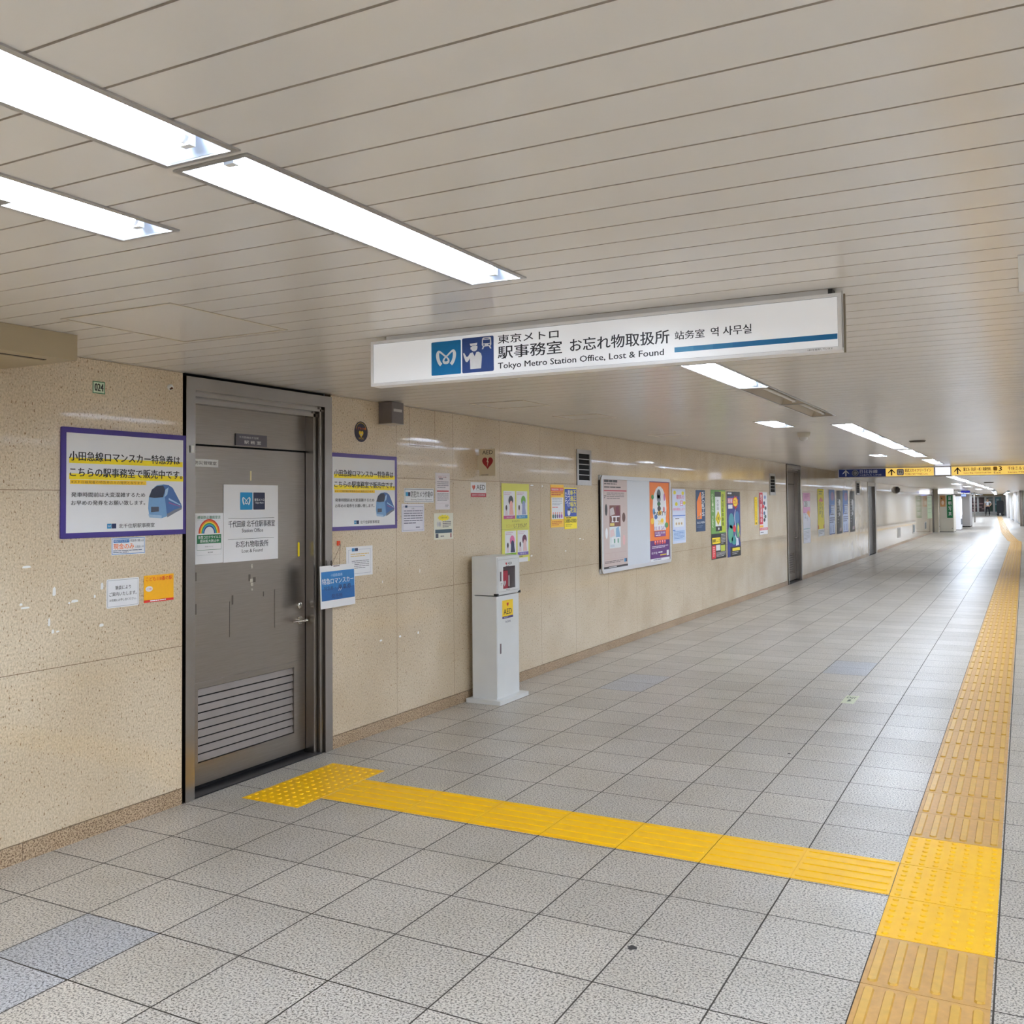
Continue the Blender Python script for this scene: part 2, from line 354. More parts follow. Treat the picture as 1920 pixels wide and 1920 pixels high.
def ceiling(name, z, y0, y1, pitch, off, holes, x1, label):
    b = MB(); ys = {y0, y1}; g = .0035
    k = math.ceil((y0-off)/pitch)
    grooves = []
    while off+k*pitch < y1:
        yy = off+k*pitch
        if yy-g > y0 and yy+g < y1: grooves.append((yy-g, yy+g)); ys |= {yy-g, yy+g}
        k += 1
    for h in holes: ys |= {h[2], h[3]}
    ys = sorted(ys); xs = sorted({-.02 if z > 2.3 else -4, x1} | {h[0] for h in holes} | {h[1] for h in holes})
    for a, c in zip(ys, ys[1:]):
        ym = (a+c)/2; gr = any(q[0] < ym < q[1] for q in grooves)
        for p, q in zip(xs, xs[1:]):
            xm = (p+q)/2
            if any(h[0] < xm < h[1] and h[2] < ym < h[3] for h in holes): continue
            zz = z+(.004 if gr else 0); m = M_CGAP if gr else M_CEIL
            b.face([(p, a, zz), (p, c, zz), (q, c, zz), (q, a, zz)], m)
            if gr:
                b.face([(p, a, z), (p, a, zz), (q, a, zz), (q, a, z)], m); b.face([(p, c, z), (q, c, z), (q, c, zz), (p, c, zz)], m)
    tag(b.build(name), label, 'ceiling', kind='structure')
holes = [(XA[0], XA[1], a, c) for a, c in LA] + [(XB[0], XB[1], a, c) for a, c in LB] + [(XC[0], XC[1], a, c) for a, c in LC] + [(4.10, 4.6, 3.31, 3.87)]
ceiling('ceiling', ZC, -5.2, YSTEP, .1555, 1.005, holes, 7.0, 'long ceiling of narrow cream metal strips')
ceiling('ceiling.001', ZF, YSTEP, 113, .6, 0, [(XA[0], XA[1], a, c) for a, c in LAF if a < 60] + [(XB[0], XB[1], a, c) for a, c in LBF], 7.0, 'lower glossy metal ceiling beyond the yellow hanging signs')
b = MB(); b.box(-.02, 7.0, YSTEP-.01, YSTEP+.02, ZF-.0, ZC+.02, mat('step_fascia', (196, 184, 164), .4)); tag(b.build('trim_3'), 'fascia where the ceiling steps down', 'trim', kind='structure')

# ------------------------------------------------------------------ structure: walls
DOORS = [(3.852, 5.137), (19.10, 20.46), (30.1, 31.9), (52.3, 53.5)]
def build_left_wall():
    b = MB(); g = .0015
    def span(y0, y1, vj, hj, top):
        ys = [y0]+[y for y in vj if y0 < y < y1]+[y1]; zs = [.0]+hj+[top]
        b.box(-.05, -.004, y0, y1, 0, top+.05, M_WALLGAP)
        for a, c in zip(ys, ys[1:]):
            for p, q in zip(zs, zs[1:]):
                holes_ = [(6.074, 6.430, 2.067)]
                h = [H for H in holes_ if a < H[0] < c and q > 2.2]
                A, B_, P_, Q = a+g, c-g, p+g, q-g
                if h:
                    H = h[0]; e = .002
                    for (y_0, y_1, z_0, z_1) in ((A, H[0]-e, P_, Q), (H[1]+e, B_, P_, Q), (H[0]-e, H[1]+e, P_, H[2]-e), (H[0]+e, H[1]-e, H[2]+e, Q)):
                        b.face([(0, y_0, z_0), (0, y_1, z_0), (0, y_1, z_1), (0, y_0, z_1)], M_WALL)
                else:
                    b.face([(0, A, P_), (0, B_, P_), (0, B_, Q), (0, A, Q)], M_WALL)
        b.face([(0, y0, 0), (-.05, y0, 0), (-.05, y0, top), (0, y0, top)], M_WALLGAP); b.face([(0, y1, 0), (0, y1, top), (-.05, y1, top), (-.05, y1, 0)], M_WALLGAP)
    vj = [5.9, 6.7, 7.49, 8.30, 9.10, 9.98, 10.86, 11.76, 12.63, 13.5, 14.33, 15.15, 16.1, 17.1, 18.1]
    span(-5.2, 3.852, [-4, -2.6, -1.2, .2, 1.6], [.085, .855, 1.70], ZC-.004)
    span(5.137, 19.10, vj, [.085, .965, 1.815], ZC-.004)
    span(20.46, YSTEP, [21.36, 22.26, 23.16, 24.06], [.085, .965, 1.83], ZC-.004)
    span(YSTEP, 30.1, [25.4, 26.3, 27.2, 28.1, 29.0], [.085, .965, 1.83], ZF)
    span(31.9, 52.3, [32.8+.95*k for k in range(20)], [.085, .8, 1.83], ZF)
    span(53.5, 68, [], [.085], ZF)
    for a, c in DOORS:
        top = ZC if a < YSTEP else ZF
        b.box(-.4, -.3, a-.3, c+.3, 0, top+.1, M_DARK)
    tag(b.build('wall_left'), 'long left wall of polished beige stone panels', 'wall', kind='structure')
build_left_wall()
b = MB()
for a, c in [(-5.2, 3.848), (5.137, 19.10), (20.46, 30.1), (31.9, 52.3)]:
    b.prism([(-.001, 0), (.006, 0), (.006, .078), (.003, .083), (-.001, .083)], 0, 1, M_SKIRT, 'y') if False else None
    y = a
    while y < c-.01:
        e = min(c, y+1.6 if a > 5 else y+1.35)
        b.box(0.0003, .007, y+.0015, e-.0015, 0.0, .083, M_SKIRT); y = e
tag(b.build('baseboard_left'), 'brown speckled granite skirting along the left wall', 'skirting', kind='structure')
b = MB(); mt = mat('ceiling_edge_trim', (205, 196, 182), .5)
for a, c in [(2.79, 3.852), (5.137, 19.10), (20.46, YSTEP)]:
    b.box(.0, .012, a, c, ZC-.004, ZC-.001, mt)
tag(b.build('trim_1'), 'thin metal edge strip between ceiling and left wall', 'trim', kind='structure')
# bulkhead in the top left corner
b = MB(); mb_ = mat('beige_bulkhead', (172, 156, 126), .5, var=.04, scale=4)
b.box(.0, .5, -5.2, 2.789, 2.248, ZC-.001, mb_)
b.box(.03, .42, -5.2, 2.70, 2.2465, 2.248, M_DARK); b.box(.04, .41, -5.2, 2.69, 2.243, 2.2465, mb_)
tag(b.build('trim_2'), 'beige boxed bulkhead under the ceiling at the far left', 'bulkhead', kind='structure')

M_RW = mat('pale_glossy_wall', (206, 202, 196), .22, var=.04, scale=2)
b = MB(); pts = [(6.95, -5.2), (6.95, 30), (5.2, 40), (4.02, 66), (2.25, 112.6)]
for p, q in zip(pts, pts[1:]):
    b.face([(p[0], p[1], 0), (q[0], q[1], 0), (q[0], q[1], 2.6), (p[0], p[1], 2.6)], M_RW)
    b.face([(p[0], p[1], 0), (p[0]-.012, p[1], 0), (q[0]-.012, q[1], 0), (q[0], q[1], 0)], M_RW)
    b.face([(p[0]-.01, p[1], 0), (p[0]-.01, p[1], .1), (q[0]-.01, q[1], .1), (q[0]-.01, q[1], 0)], mat('dark_skirt', (50, 60, 80), .4))
tag(b.build('wall_right'), 'pale glossy wall bending in on the far right', 'wall', kind='structure')
b = MB(); b.face([(-.05, -5.2, 0), (7, -5.2, 0), (7, -5.2, 2.6), (-.05, -5.2, 2.6)], M_RW)
tag(b.build('wall_back'), 'plain pale wall behind the viewer', 'wall', kind='structure')
b = MB(); b.face([(-4, 67.9, 0), (0, 67.9, 0), (0, 67.9, ZF), (-4, 67.9, ZF)], M_RW); b.face([(-4, 67.9, 0), (-4, 112.6, 0), (-4, 112.6, ZF), (-4, 67.9, ZF)], M_RW)
b.face([(-4, 112.6, 0), (3, 112.6, 0), (3, 112.6, 2.6), (-4, 112.6, 2.6)], mat('shop_front_white', (225, 225, 222), .5))
tag(b.build('wall_far'), 'white shop front wall closing the far end', 'wall', kind='structure')

# far shop windows
def shop_window(n, x0, x1, z0, z1, mg, extras=()):
    y = 112.52
    r = empty('window_%d' % n, ((x0+x1)/2, y, z0)); tag(r, kind='structure')
    f = MB(); wd = .07; fm = mat('white_window_frame', (232, 232, 230), .4)
    f.box(x0, x1, y-.06, y, z0, z0+wd, fm); f.box(x0, x1, y-.06, y, z1-wd, z1, fm); f.box(x0, x0+wd, y-.06, y, z0+wd, z1-wd, fm); f.box(x1-wd, x1, y-.06, y, z0+wd, z1-wd, fm)
    f.build('window_frame', r)
    g = MB(); g.box(x0+wd, x1-wd, y-.03, y-.02, z0+wd, z1-wd, mg); g.build('pane', r)
    e = MB()
    for (a, c, p, q, m) in extras: e.box(x0+(x1-x0)*a, x0+(x1-x0)*c, y-.036, y-.031, z0+(z1-z0)*p, z0+(z1-z0)*q, m)
    if extras: e.build('window_display', r)
    place(r, r.location.copy()); r.location = ((x0+x1)/2, y, z0)
DG = mat('dark_shop_glass', (62, 40, 42), .15); TG = mat('teal_shop_poster', (40, 120, 130), .3); GG = mat('grey_shop_glass', (120, 128, 124), .2)
rose = ink(150, 112, 116); gre = ink(38, 62, 44)
shop_window(1, -.90, -.28, .32, 1.98, DG, [(.15, .85, .5, .58, rose), (.2, .8, .3, .36, rose), (.2, .6, .08, .2, rose), (.3, .75, .7, .75, rose)])
shop_window(2, -.24, .42, .32, 1.98, DG, [(.15, .7, .52, .6, rose), (.1, .55, .3, .38, rose), (.5, .9, .2, .26, rose)])
shop_window(3, .46, 1.22, .32, 1.98, GG, [(.35, .95, .1, .5, gre), (.1, .9, .8, .86, ink(170, 180, 176))])
shop_window(4, 1.28, 2.0, .32, 1.98, TG, [(.25, .6, .62, .85, ink(200, 220, 226)), (.15, .5, .1, .45, ink(30, 90, 70)), (.05, .5, .5, .54, ink(220, 230, 230))])

# ------------------------------------------------------------------ lamps
def lamp(x0, x1, y0, y1, z, on, label, group, far=False, cover=False):
    t = empty('recessed_tube_lamp', ((x0+x1)/2, (y0+y1)/2, z))
    L = (y1-y0); f = MB(); fl = .013
    for (a, c, p, q) in ((x0-.004, x0+fl, y0, y1), (x1-fl, x1+.004, y0, y1), (x0+fl, x1-fl, y0, y0+fl), (x0+fl, x1-fl, y1-fl, y1)):
        f.box(a, c, p+.001, q-.001, z-.004, z+.004, M_ALU)
    f.build('flange', t)
    tr = MB(); m = M_TRAY if on else M_TRAYOFF; h = .075; i = .05
    X0, X1, Y0, Y1 = x0+fl, x1-fl, y0+fl, y1-fl
    B_ = [(X0, Y0, z), (X1, Y0, z), (X1, Y1, z), (X0, Y1, z)]; T = [(X0+i, Y0+.05, z+h), (X1-.012, Y0+.05, z+h), (X1-.012, Y1-.05, z+h), (X0+i, Y1-.05, z+h)]
    tr.face(T, m)
    for k in range(4): tr.face([B_[k], B_[(k+1) % 4], T[(k+1) % 4], T[k]], m)
    tr.build('reflector_tray', t)
    tb = MB(); xc = (x0+x1)/2+.012; zt = z+.023; n = 1 if L < 1.6 else max(1, round(L/1.27)); seg = L/n
    holds = []
    for k in range(n):
        a, c = y0+k*seg+.075, y0+(k+1)*seg-.075
        tb.tube([(xc, a, zt), (xc, c, zt)], .0155, M_TUBE if on else M_TUBEOFF, 10)
        for e, s_ in ((a, -1), (c, 1)):
            hold = MB(); holds.append(hold)
            hold.tube([(xc, e, zt), (xc, e+s_*.012, zt)], .014, M_ALU, 8)
            hold.prism([(e+s_*.012, zt-.017), (e+s_*.03, zt-.017), (e+s_*.03, z+h), (e+s_*.012, z+h)], xc-.014, xc+.014, M_PLAST, 'x')
    tb.build('lamp_tube', t, smooth=True); [h_.build('lampholder', t) for h_ in holds]
    if cover:
        cv = MB(); cv.box(x0+.002, x0+.065, y0+.02, y1-.38, z-.007, z-.004, mat('grey_cover_strip', (150, 146, 140), .5)); cv.build('cover_strip', t)
    for c in t.children: c.data.transform(Matrix.Translation(-t.location))
    tag(t, label, 'ceiling lamp', group)
    if on:
        pass
    return t
LBL_A = {4: 'long lit tube lamp in the ceiling, topmost at the left edge', 5: 'long lit tube lamp in the ceiling ending above the hanging office sign', 6: 'lit tube lamp just below the hanging white office sign',
         7: 'unlit tube lamp right after the lit one below the hanging sign', 8: 'unlit tube lamp, the farther of the two dark ones', 9: 'first lit tube lamp of the row beyond the two unlit lamps'}
for k, (a, c) in enumerate(LA):
    if k < 3: lamp(*XA, a, c, ZC, True, 'lit tube lamp of the main row behind the viewer', 'main row lamps behind the viewer'); continue
    lab = LBL_A.get(k)
    if lab: lamp(*XA, a, c, ZC, k not in OFFA, lab, 'main row of tube lamps')
    else: lamp(*XA, a, c, ZC, True, 'lit tube lamp in the main ceiling row before the yellow hanging signs' if k > 3 else 'lit tube lamp just out of view overhead', 'main row of tube lamps')
lbB = ['', '', 'lit tube lamp with a grey cover strip, nearer the left wall at the upper left', 'short bright lamp alone near the wall, level with the unlit lamps', 'small bright lamp near the wall just before the yellow signs']
for k, (a, c) in enumerate(LB):
    lamp(*XB, a, c, ZC, True, lbB[k] or 'lit tube lamp of the wall row behind the viewer', 'wall row of tube lamps', cover=(k == 2))
for a, c in LC: lamp(*XC, a, c, ZC, True, 'added tube lamp of an unseen row brightening the right side of the passage', 'added right hand row of tube lamps')
for k, (a, c) in enumerate(LAF):
    xo = 0 if a < 60 else -(a-60)*.022
    lamp(XA[0]+xo, XA[1]+xo, a, c, ZF if a < 60 else ZF-.09, True, 'far lit lamp in the low ceiling beyond the yellow signs, the farthest ones added', 'far ceiling lamps')
for a, c in [(66, 70), (74, 78), (82, 86), (90, 94), (98, 102)]: lamp(.4, .62, a, c, ZF-.09, True, 'added far lamp brightening the left half of the bend', 'far lamps of the bend'); lamp(-1.4, -1.18, a+12.5, min(a+16.5, 112.0), ZF-.09, True, 'added far lamp left of the bend, brightening the shop windows', 'added far lamps before the shop'); lamp(3.2-(a-60)*.022, 3.42-(a-60)*.022, a+.5, c+.5, ZF-.09, True, 'added far lamp brightening the right half of the bend', 'added far lamps of the bend right')  # extra lamps added to brighten the dark far end
for k, (a, c) in enumerate(LBF): lamp(*XB, a, c, ZF, True, 'far lit lamp nearer the wall in the low ceiling', 'far wall row lamps')

# ------------------------------------------------------------------ doors
def make_door(name, y0, wdt, ztop, label, sill=True):
    r = empty(name, (0, y0+wdt/2, 0)); tag(r, label, 'door', kind='structure')
    y1 = y0+wdt
    f = MB()
    R_ = [(.012, 0), (.012, -.073), (-.016, -.073), (-.016, -.09), (-.006, -.09), (-.006, -.105), (-.040, -.105), (-.040, -.119), (-.030, -.119), (-.030, -.14), (-.115, -.14), (-.115, 0)]
    f.prism([(x, y1+d) for x, d in R_], 0, ztop, M_STEELF)
    f.prism([(.012, y0), (-.115, y0), (-.115, y0+.070), (.008, y0+.070), (.012, y0+.067)], 0, ztop, M_STEELF)
    H_ = [(.0125, ztop), (.0125, ztop-.073), (-.016, ztop-.073), (-.016, ztop-.09), (-.006, ztop-.09), (-.006, ztop-.105), (-.040, ztop-.105), (-.040, ztop-.119), (-.030, ztop-.119), (-.030, ztop-.14), (-.115, ztop-.14), (-.115, ztop)]
    f.prism(H_, y0+.073, y1-.073, M_STEELF, 'y') if False else None
    # head, extruded along y (prism in x,z)
    k = len(f.v); n = len(H_); i = f.mi(M_STEELF)
    f.v += [(x, y0+.0005, z) for x, z in H_]+[(x, y1-.0005, z) for x, z in H_]
    f.f += [tuple(range(k, k+n)), tuple(range(k+n, k+2*n))[::-1]]; f.m += [i, i]
    for j in range(n): f.f.append((k+j, k+(j+1) % n, k+n+(j+1) % n, k+n+j)); f.m.append(i)
    f.build('door_frame', r)
    ly0, ly1, lx = y0+.074, y1-.145, -.1; zt = 1.965; lz0, lz1 = .155, .575; hy0, hy1 = ly0+.121, ly1-.11
    t = MB(); t.box(lx-.01, lx, ly0-.01, ly1+.01, zt+.012, ztop-.13, M_STEEL); t.build('transom_panel', r)
    l = MB()
    l.box(lx-.03, lx, ly0, ly1, lz1, zt, M_STEEL); l.box(lx-.03, lx, ly0, ly1, .03, lz0, M_STEEL); l.box(lx-.03, lx, ly0, hy0, lz0, lz1, M_STEEL); l.box(lx-.03, lx, hy1, ly1, lz0, lz1, M_STEEL)
    leaf = l.build('door_leaf', r)
    bd = MB(); e = .003; bw = .045
    for (a, c, p, q) in ((hy0-bw, hy1+bw, lz1, lz1+.035), (hy0-bw, hy1+bw, lz0-.035, lz0), (hy0-bw, hy0, lz0, lz1), (hy1, hy1+bw, lz0, lz1)): bd.box(lx, lx+e, a, c, p, q, M_STEEL)
    bd.build('louvre_frame', leaf)
    M_SL = mat('louvre_steel', (134, 126, 120), .48, 1.0, var=.05, scale=8); s = MB(); ns = 9; ph = (lz1-lz0)/ns
    for j in range(ns):
        z1_ = lz1-j*ph
        s.prism([(lx-.018, z1_-.009), (lx-.008, z1_-ph+.009), (lx-.003, z1_-ph+.005), (lx-.013, z1_-.005)], hy0, hy1, M_SL, 'y')
    s.box(lx-.05, lx-.04, hy0-.02, hy1+.02, lz0-.02, lz1+.02, M_DARK)
    # each slat is a tilted plate across the opening
    s.build('louvre', leaf)
    hd = MB(); hy = ly1-.055; hz = .872
    hd.tube([(lx, hy, hz), (lx+.008, hy, hz)], .026, M_CHROME, 20); hd.tube([(lx+.008, hy, hz), (lx+.055, hy, hz)], .011, M_CHROME, 12)
    hd.tube([(lx+.052, hy+.012, hz), (lx+.056, hy-.02, hz+.001), (lx+.056, hy-.08, hz+.004), (lx+.054, hy-.125, hz+.003)], [.011, .0105, .008, .006], M_CHROME, 12)
    hd.build('lever_handle', leaf, smooth=True)
    lk = MB(); lk.tube([(lx, hy, hz+.095), (lx+.008, hy, hz+.095), (lx+.012, hy, hz+.095)], [.022, .022, .017], M_CHROME, 20); lk.box(lx+.012, lx+.0135, hy-.002, hy+.002, hz+.087, hz+.103, M_DARK)
    lk.build('lock', leaf, smooth=True)
    q = MB(); q.box(-.125, .0, y0+.072, y1-.1, -.002, .006, mat('dark_threshold', (58, 56, 58), .45, .6)); q.build('threshold', r)
    g = MB(); g.box(-.13, -.125, y0, y1, 0, ztop, M_DARK); g.build('door_backing', r)
    def sh(o):
        for c in o.children:
            c.data.transform(Matrix.Translation((0, -(y0+wdt/2), 0))); sh(c)
    sh(r)
    return r
make_door('door_1', 3.866, 1.271, 2.34, 'grey stainless steel station office door with a louvre')
make_door('door_2', 19.13, 1.32, 2.345, 'farther grey steel louvred door in the left wall')
def far_door(name, y0, y1, ztop, label, slit):
    r = empty(name, (0, (y0+y1)/2, 0)); tag(r, label, 'door', kind='structure'); c = (y0+y1)/2
    f = MB(); f.box(-.1, .01, y0-c, y0-c+.12, 0, ztop, M_STEELF); f.box(-.1, .01, y1-c-.25, y1-c, 0, ztop, M_STEELF); f.box(-.1, .005, y0-c+.12, y1-c-.25, ztop-.12, ztop, M_STEELF); f.build('door_frame', r)
    l = MB(); l.box(-.08, -.06, y0-c+.12, y1-c-.25, .01, ztop-.12, slit); l.build('door_leaf', r)
    q = MB(); q.tube([(-.06, y1-c-.33, .9), (-.02, y1-c-.33, .9), (-.02, y1-c-.45, .9)], .012, M_CHROME, 8); q.build('door_handle', r)
far_door('door_3', 30.1, 31.9, 2.18, 'narrow dark recessed door far along the left wall', mat('dark_door', (52, 50, 50), .3))
far_door('door_4', 52.3, 53.5, 2.18, 'steel door beside the photo booth at the end of the wall', M_STEEL)

# ------------------------------------------------------------------ tactile paving
def bar_block(name, wx, wy, bars, along, mbase, mbar, bw, h=.005, margin=.022):
    b = MB(); b.prism([(-wx/2, -wy/2), (wx/2, -wy/2), (wx/2, wy/2), (-wx/2, wy/2)], 0.0, .0022, mbase)
    n = bars; L = (wy if along == 'y' else wx)/2-margin; Wd = wx if along == 'y' else wy; pitch = Wd/n
    for k in range(n):
        c = -Wd/2+pitch*(k+.5)
        def outline(hw, hl):
            pts = [(c-hw, -hl+hw*.6), (c-hw*.5, -hl), (c+hw*.5, -hl), (c+hw, -hl+hw*.6), (c+hw, hl-hw*.6), (c+hw*.5, hl), (c-hw*.5, hl), (c-hw, hl-hw*.6)]
            return pts if along == 'y' else [(-q, p) for p, q in pts]
        b.prism(outline(bw/2, L), .0022, h+.0022, mbar, top=outline(bw/2-.004, L-.004))
    return b.build(name)
def dot_block(name, w, m):
    b = MB(); b.prism([(-w/2, -w/2), (w/2, -w/2), (w/2, w/2), (-w/2, w/2)], 0, .0022, m)
    p = w/7
    for i in range(7):
        for j in range(7):
            cx_, cy_ = -w/2+p*(i+.5), -w/2+p*(j+.5)
            def ring(r): return [(cx_+r*math.cos(2*math.pi*k/12), cy_+r*math.sin(2*math.pi*k/12)) for k in range(12)]
            b.prism(ring(.0125), .0022, .0052, m, top=ring(.010)); b.prism(ring(.010), .0052, .0067, m, top=ring(.006))
    return b.build(name)
GX0, GX1 = 3.566, 3.961; c = .4005; gx = (GX0+GX1)/2; gw = GX1-GX0-.003
dot = None; first = None
rows = list(range(-7, 96))
for j in rows:
    y = 3.453+c*(j+.5)
    if j in (1, 2, 3):
        lab = {1: 'bright yellow dotted tactile block, nearest of the three at the junction', 2: 'bright yellow dotted tactile block, middle one of the three at the junction', 3: 'bright yellow dotted tactile block, farthest of the three at the junction'}[j]
        if dot is None: dot = dot_block('tactile_paving_block', .396, M_YEL); o = dot
        else: o = dot.copy(); C.objects.link(o)
        o.location = (gx, y, .0); tag(o, lab, 'tactile block', 'dotted tactile blocks')
    else:
        if first is None: first = bar_block('tactile_paving_block', gw, c-.003, 6, 'y', M_YELW, M_YELB, .033, .0065); o = first
        else: o = first.copy(); C.objects.link(o)
        o.location = (gx, y, .0)
        near = {-1: 'worn yellow barred tactile block at the very bottom edge', 0: 'worn yellow barred tactile block directly before the bright dotted ones', 4: 'worn yellow barred tactile block directly beyond the bright dotted ones'}
        tag(o, near.get(j, 'worn yellow barred tactile block in the long guide line'), 'tactile block', 'worn blocks of the long guide line')
# the guide line swings left far away
path = [(gx, 3.453+c*96), (3.64, 43.2), (3.25, 53), (2.3, 89), (1.8, 108)]
def along(d):
    for p, q in zip(path, path[1:]):
        l = math.dist(p, q)
        if d <= l: return (p[0]+(q[0]-p[0])*d/l, p[1]+(q[1]-p[1])*d/l, math.atan2(-(q[0]-p[0]), q[1]-p[1]))
        d -= l
d = .25
while True:
    a = along(d)
    if a is None or a[1] > 107: break
    o = first.copy(); C.objects.link(o); o.location = (a[0], a[1], 0); o.rotation_euler = (0, 0, a[2])
    tag(o, 'far tactile block of the guide line where it swings left', 'tactile block', 'far blocks of the bending guide line'); d += .4
# dotted pair before the office door
for k, yy in enumerate((4.275, 4.676)):
    o = dot.copy(); C.objects.link(o); o.location = (.418, yy, .0); o.scale = (1.0, 1.0, 1.0)
    tag(o, ['bright yellow dotted block before the office door, the nearer of the pair', 'bright yellow dotted block before the office door, the farther of the pair'][k], 'tactile block', 'dotted tactile blocks')
xs = [.622, .757, 1.158, 1.559, 1.961, 2.362, 2.763, 3.165, 3.561]
br = None
words_ = ['short cut piece touching the dotted pair', 'second piece from the dotted pair', 'third piece from the dotted pair', 'fourth piece from the dotted pair', 'fifth piece from the dotted pair', 'sixth piece from the dotted pair', 'seventh piece before the junction', 'last piece touching the junction']
for k, (a, c2) in enumerate(zip(xs, xs[1:])):
    wx = c2-a-.003; yy = 4.257+.2; 
    if abs(wx-.398) < .01 and br is not None: o = br.copy(); C.objects.link(o)
    else:
        o = bar_block('tactile_paving_block', wx, .397, 5, 'x', M_YEL, M_YEL, .022, .0038, .012 if wx > .2 else .004)
        if abs(wx-.398) < .01: br = o
    o.location = ((a+c2)/2, yy+.012, 0); tag(o, 'bright yellow ribbed tactile strip to the door, '+words_[k], 'tactile block', 'ribbed branch strip blocks')

# ------------------------------------------------------------------ hanging office sign
def office_sign():
    x0, x1, z0, z1, y, dp = 1.545, 3.545, 2.140, 2.339, 3.48, .075
    t = empty('hanging_sign', ((x0+x1)/2, y+dp/2, ZC))
    b = MB(); e = .012; fm = mat('sign_frame_white', (244, 244, 246), .4)
    b.box(x0+e, x1-e, y+.004, y+dp-.004, z0+e, z1-e, fm); body = b.build('sign_body', t)
    f = MB(); f.box(x0, x1, y, y+dp, z0, z0+e, fm); f.box(x0, x1, y, y+dp, z1-e, z1, fm); f.box(x0, x0+e, y, y+dp, z0+e, z1-e, fm); f.box(x1-e, x1, y, y+dp, z0+e, z1-e, fm); f.build('sign_frame', t)
    h = MB(); h.box(x0+.075, x1-.045, y+.012, y+dp-.01, z1, ZC-.001, M_ALUL); h.build('mounting_channel', t); h = MB(); h.box(x1-.045, x1-.03, y+.01, y+dp-.008, z1, ZC-.001, P(30, 30, 32)); h.build('end_cap', t)
    g = MB(); g.box(x1, x1+.004, y+.01, y+.02, z0+.01, z1+.008, M_ALU); g.box(x1, x1+.006, y+.045, y+.06, z0-.004, z1+.004, mat('tarnished_end_rail', (150, 140, 122), .5)); g.build('end_rail', t)
    s = cross_sheet(x0, x1, y+.004, z0, z1, .0); s.N = Vector((0, -1, 0)); s.step = .0004
    s.frame('face_joint', P(150, 150, 158), e/s.W, e/s.H, 1-e/s.W, 1-e/s.H, .0012, 2); s.rect('face_joint', P(160, 160, 166), 0, 1.0, 1, 1.004, 12) if False else None
    W_, H_ = s.W, s.H; face = mat('sign_face_white', (226, 227, 229), .35, var=.01, scale=3, emit=.17)
    U = lambda x: (x-x0)/W_; V = lambda z: (z-z0)/H_
    s.rect('sign_face', face, U(x0+e), V(z0+e), U(x1-e), V(z1-e), 1)
    blu = P(0, 118, 178); nav = P(48, 76, 140); wh = P(235, 236, 238); K = P(26, 26, 36)
    heart_logo(s, U(1.861), V(2.166), U(2.008), V(2.309), blu, wh, 2, 'operator_logo')
    a0, a1, c0, c1 = U(2.014), U(2.166), V(2.166), V(2.313); bx = (a0, c0, a1, c1)
    s.rrect('staff_pictogram', nav, a0, c0, a1, c1, .006, 2)
    pl = lambda pts, m=wh, l=3: s.poly('staff_pictogram', m, pts, l, bx)
    pl([(.26, .10), (.60, .10), (.62, .30), (.63, .44), (.60, .53), (.53, .58), (.46, .58), (.40, .46), (.34, .58), (.26, .56), (.19, .47), (.14, .46), (.07, .58), (.03, .57), (.06, .46), (.11, .33), (.16, .31), (.20, .34), (.25, .42)])
    pl([(.27, .66), (.49, .68), (.49, .75), (.27, .73)]); s.ell('staff_pictogram', wh, a0+(a1-a0)*.39, c0+(c1-c0)*.69, (a1-a0)*.10, (c1-c0)*.09, 4, 14)
    pl([(.25, .83), (.49, .84), (.48, .77), (.28, .75)], wh, 5); pl([(.27, .755), (.49, .775), (.49, .765), (.27, .745)], nav, 6)
    pl([(.66, .71), (.90, .71), (.93, .76), (.92, .95), (.88, .97), (.68, .97), (.64, .94), (.63, .76)]); pl([(.67, .80), (.89, .80), (.89, .90), (.67, .90)], nav, 4); pl([(.71, .925), (.85, .925), (.85, .945), (.71, .945)], nav, 4)
    s.ell('staff_pictogram', nav, a0+(a1-a0)*.70, c0+(c1-c0)*.755, .0035/W_, .0035/H_, 4, 10); s.ell('staff_pictogram', nav, a0+(a1-a0)*.86, c0+(c1-c0)*.755, .0035/W_, .0035/H_, 4, 10)
    pl([(.66, .71), (.71, .71), (.67, .64), (.63, .64)]); pl([(.85, .71), (.90, .71), (.93, .64), (.89, .64)])
    T = lambda tx, xa, za, xb, zb, bold=.012: s.text('lettering', K, tx, U(xa), V(za), U(xb), V(zb), 2, bold)
    T('東京メトロ', 2.186, 2.276, 2.462, 2.312, .022); T('駅事務室', 2.186, 2.213, 2.476, 2.266, .022); T('お忘れ物取扱所', 2.512, 2.216, 2.922, 2.268, .020)
    T('Tokyo Metro Station Office, Lost & Found', 2.186, 2.165, 2.900, 2.197, .022)
    T('站务室', 2.944, 2.226, 3.058, 2.258, .018); T('역 사무실', 3.082, 2.226, 3.232, 2.260, .018)
    bar = [(0, 110, 165), (70, 150, 195)]
    n = 8
    for k in range(n):
        q = min(1, (k+.5)/n*2.2); cc = tuple(int(bar[1][i]*(1-q)+bar[0][i]*q) for i in range(3)); xa, xb = 2.942+(3.530-2.942)*k/n, 2.942+(3.530-2.942)*(k+1)/n
        s.rect('colour_bar', P(*cc), U(xa), V(2.179), U(xb), V(2.198), 2)
    s2 = cross_sheet(x0, x1, y, z0, z1, 0); s2.N = Vector((0, -1, 0))
    s2.text('led_notice', P(90, 90, 96), 'LEDを使用しています', U(3.43), V(2.1435), U(3.515), V(2.150), 1)
    for q in (s, s2):
        for k_, mb__ in q.parts.items(): mb__.build(k_, t)
    for ch in t.children: ch.data.transform(Matrix.Translation(-t.location))
    tag(t, 'white hanging sign for the station office and lost and found', 'sign')
office_sign()

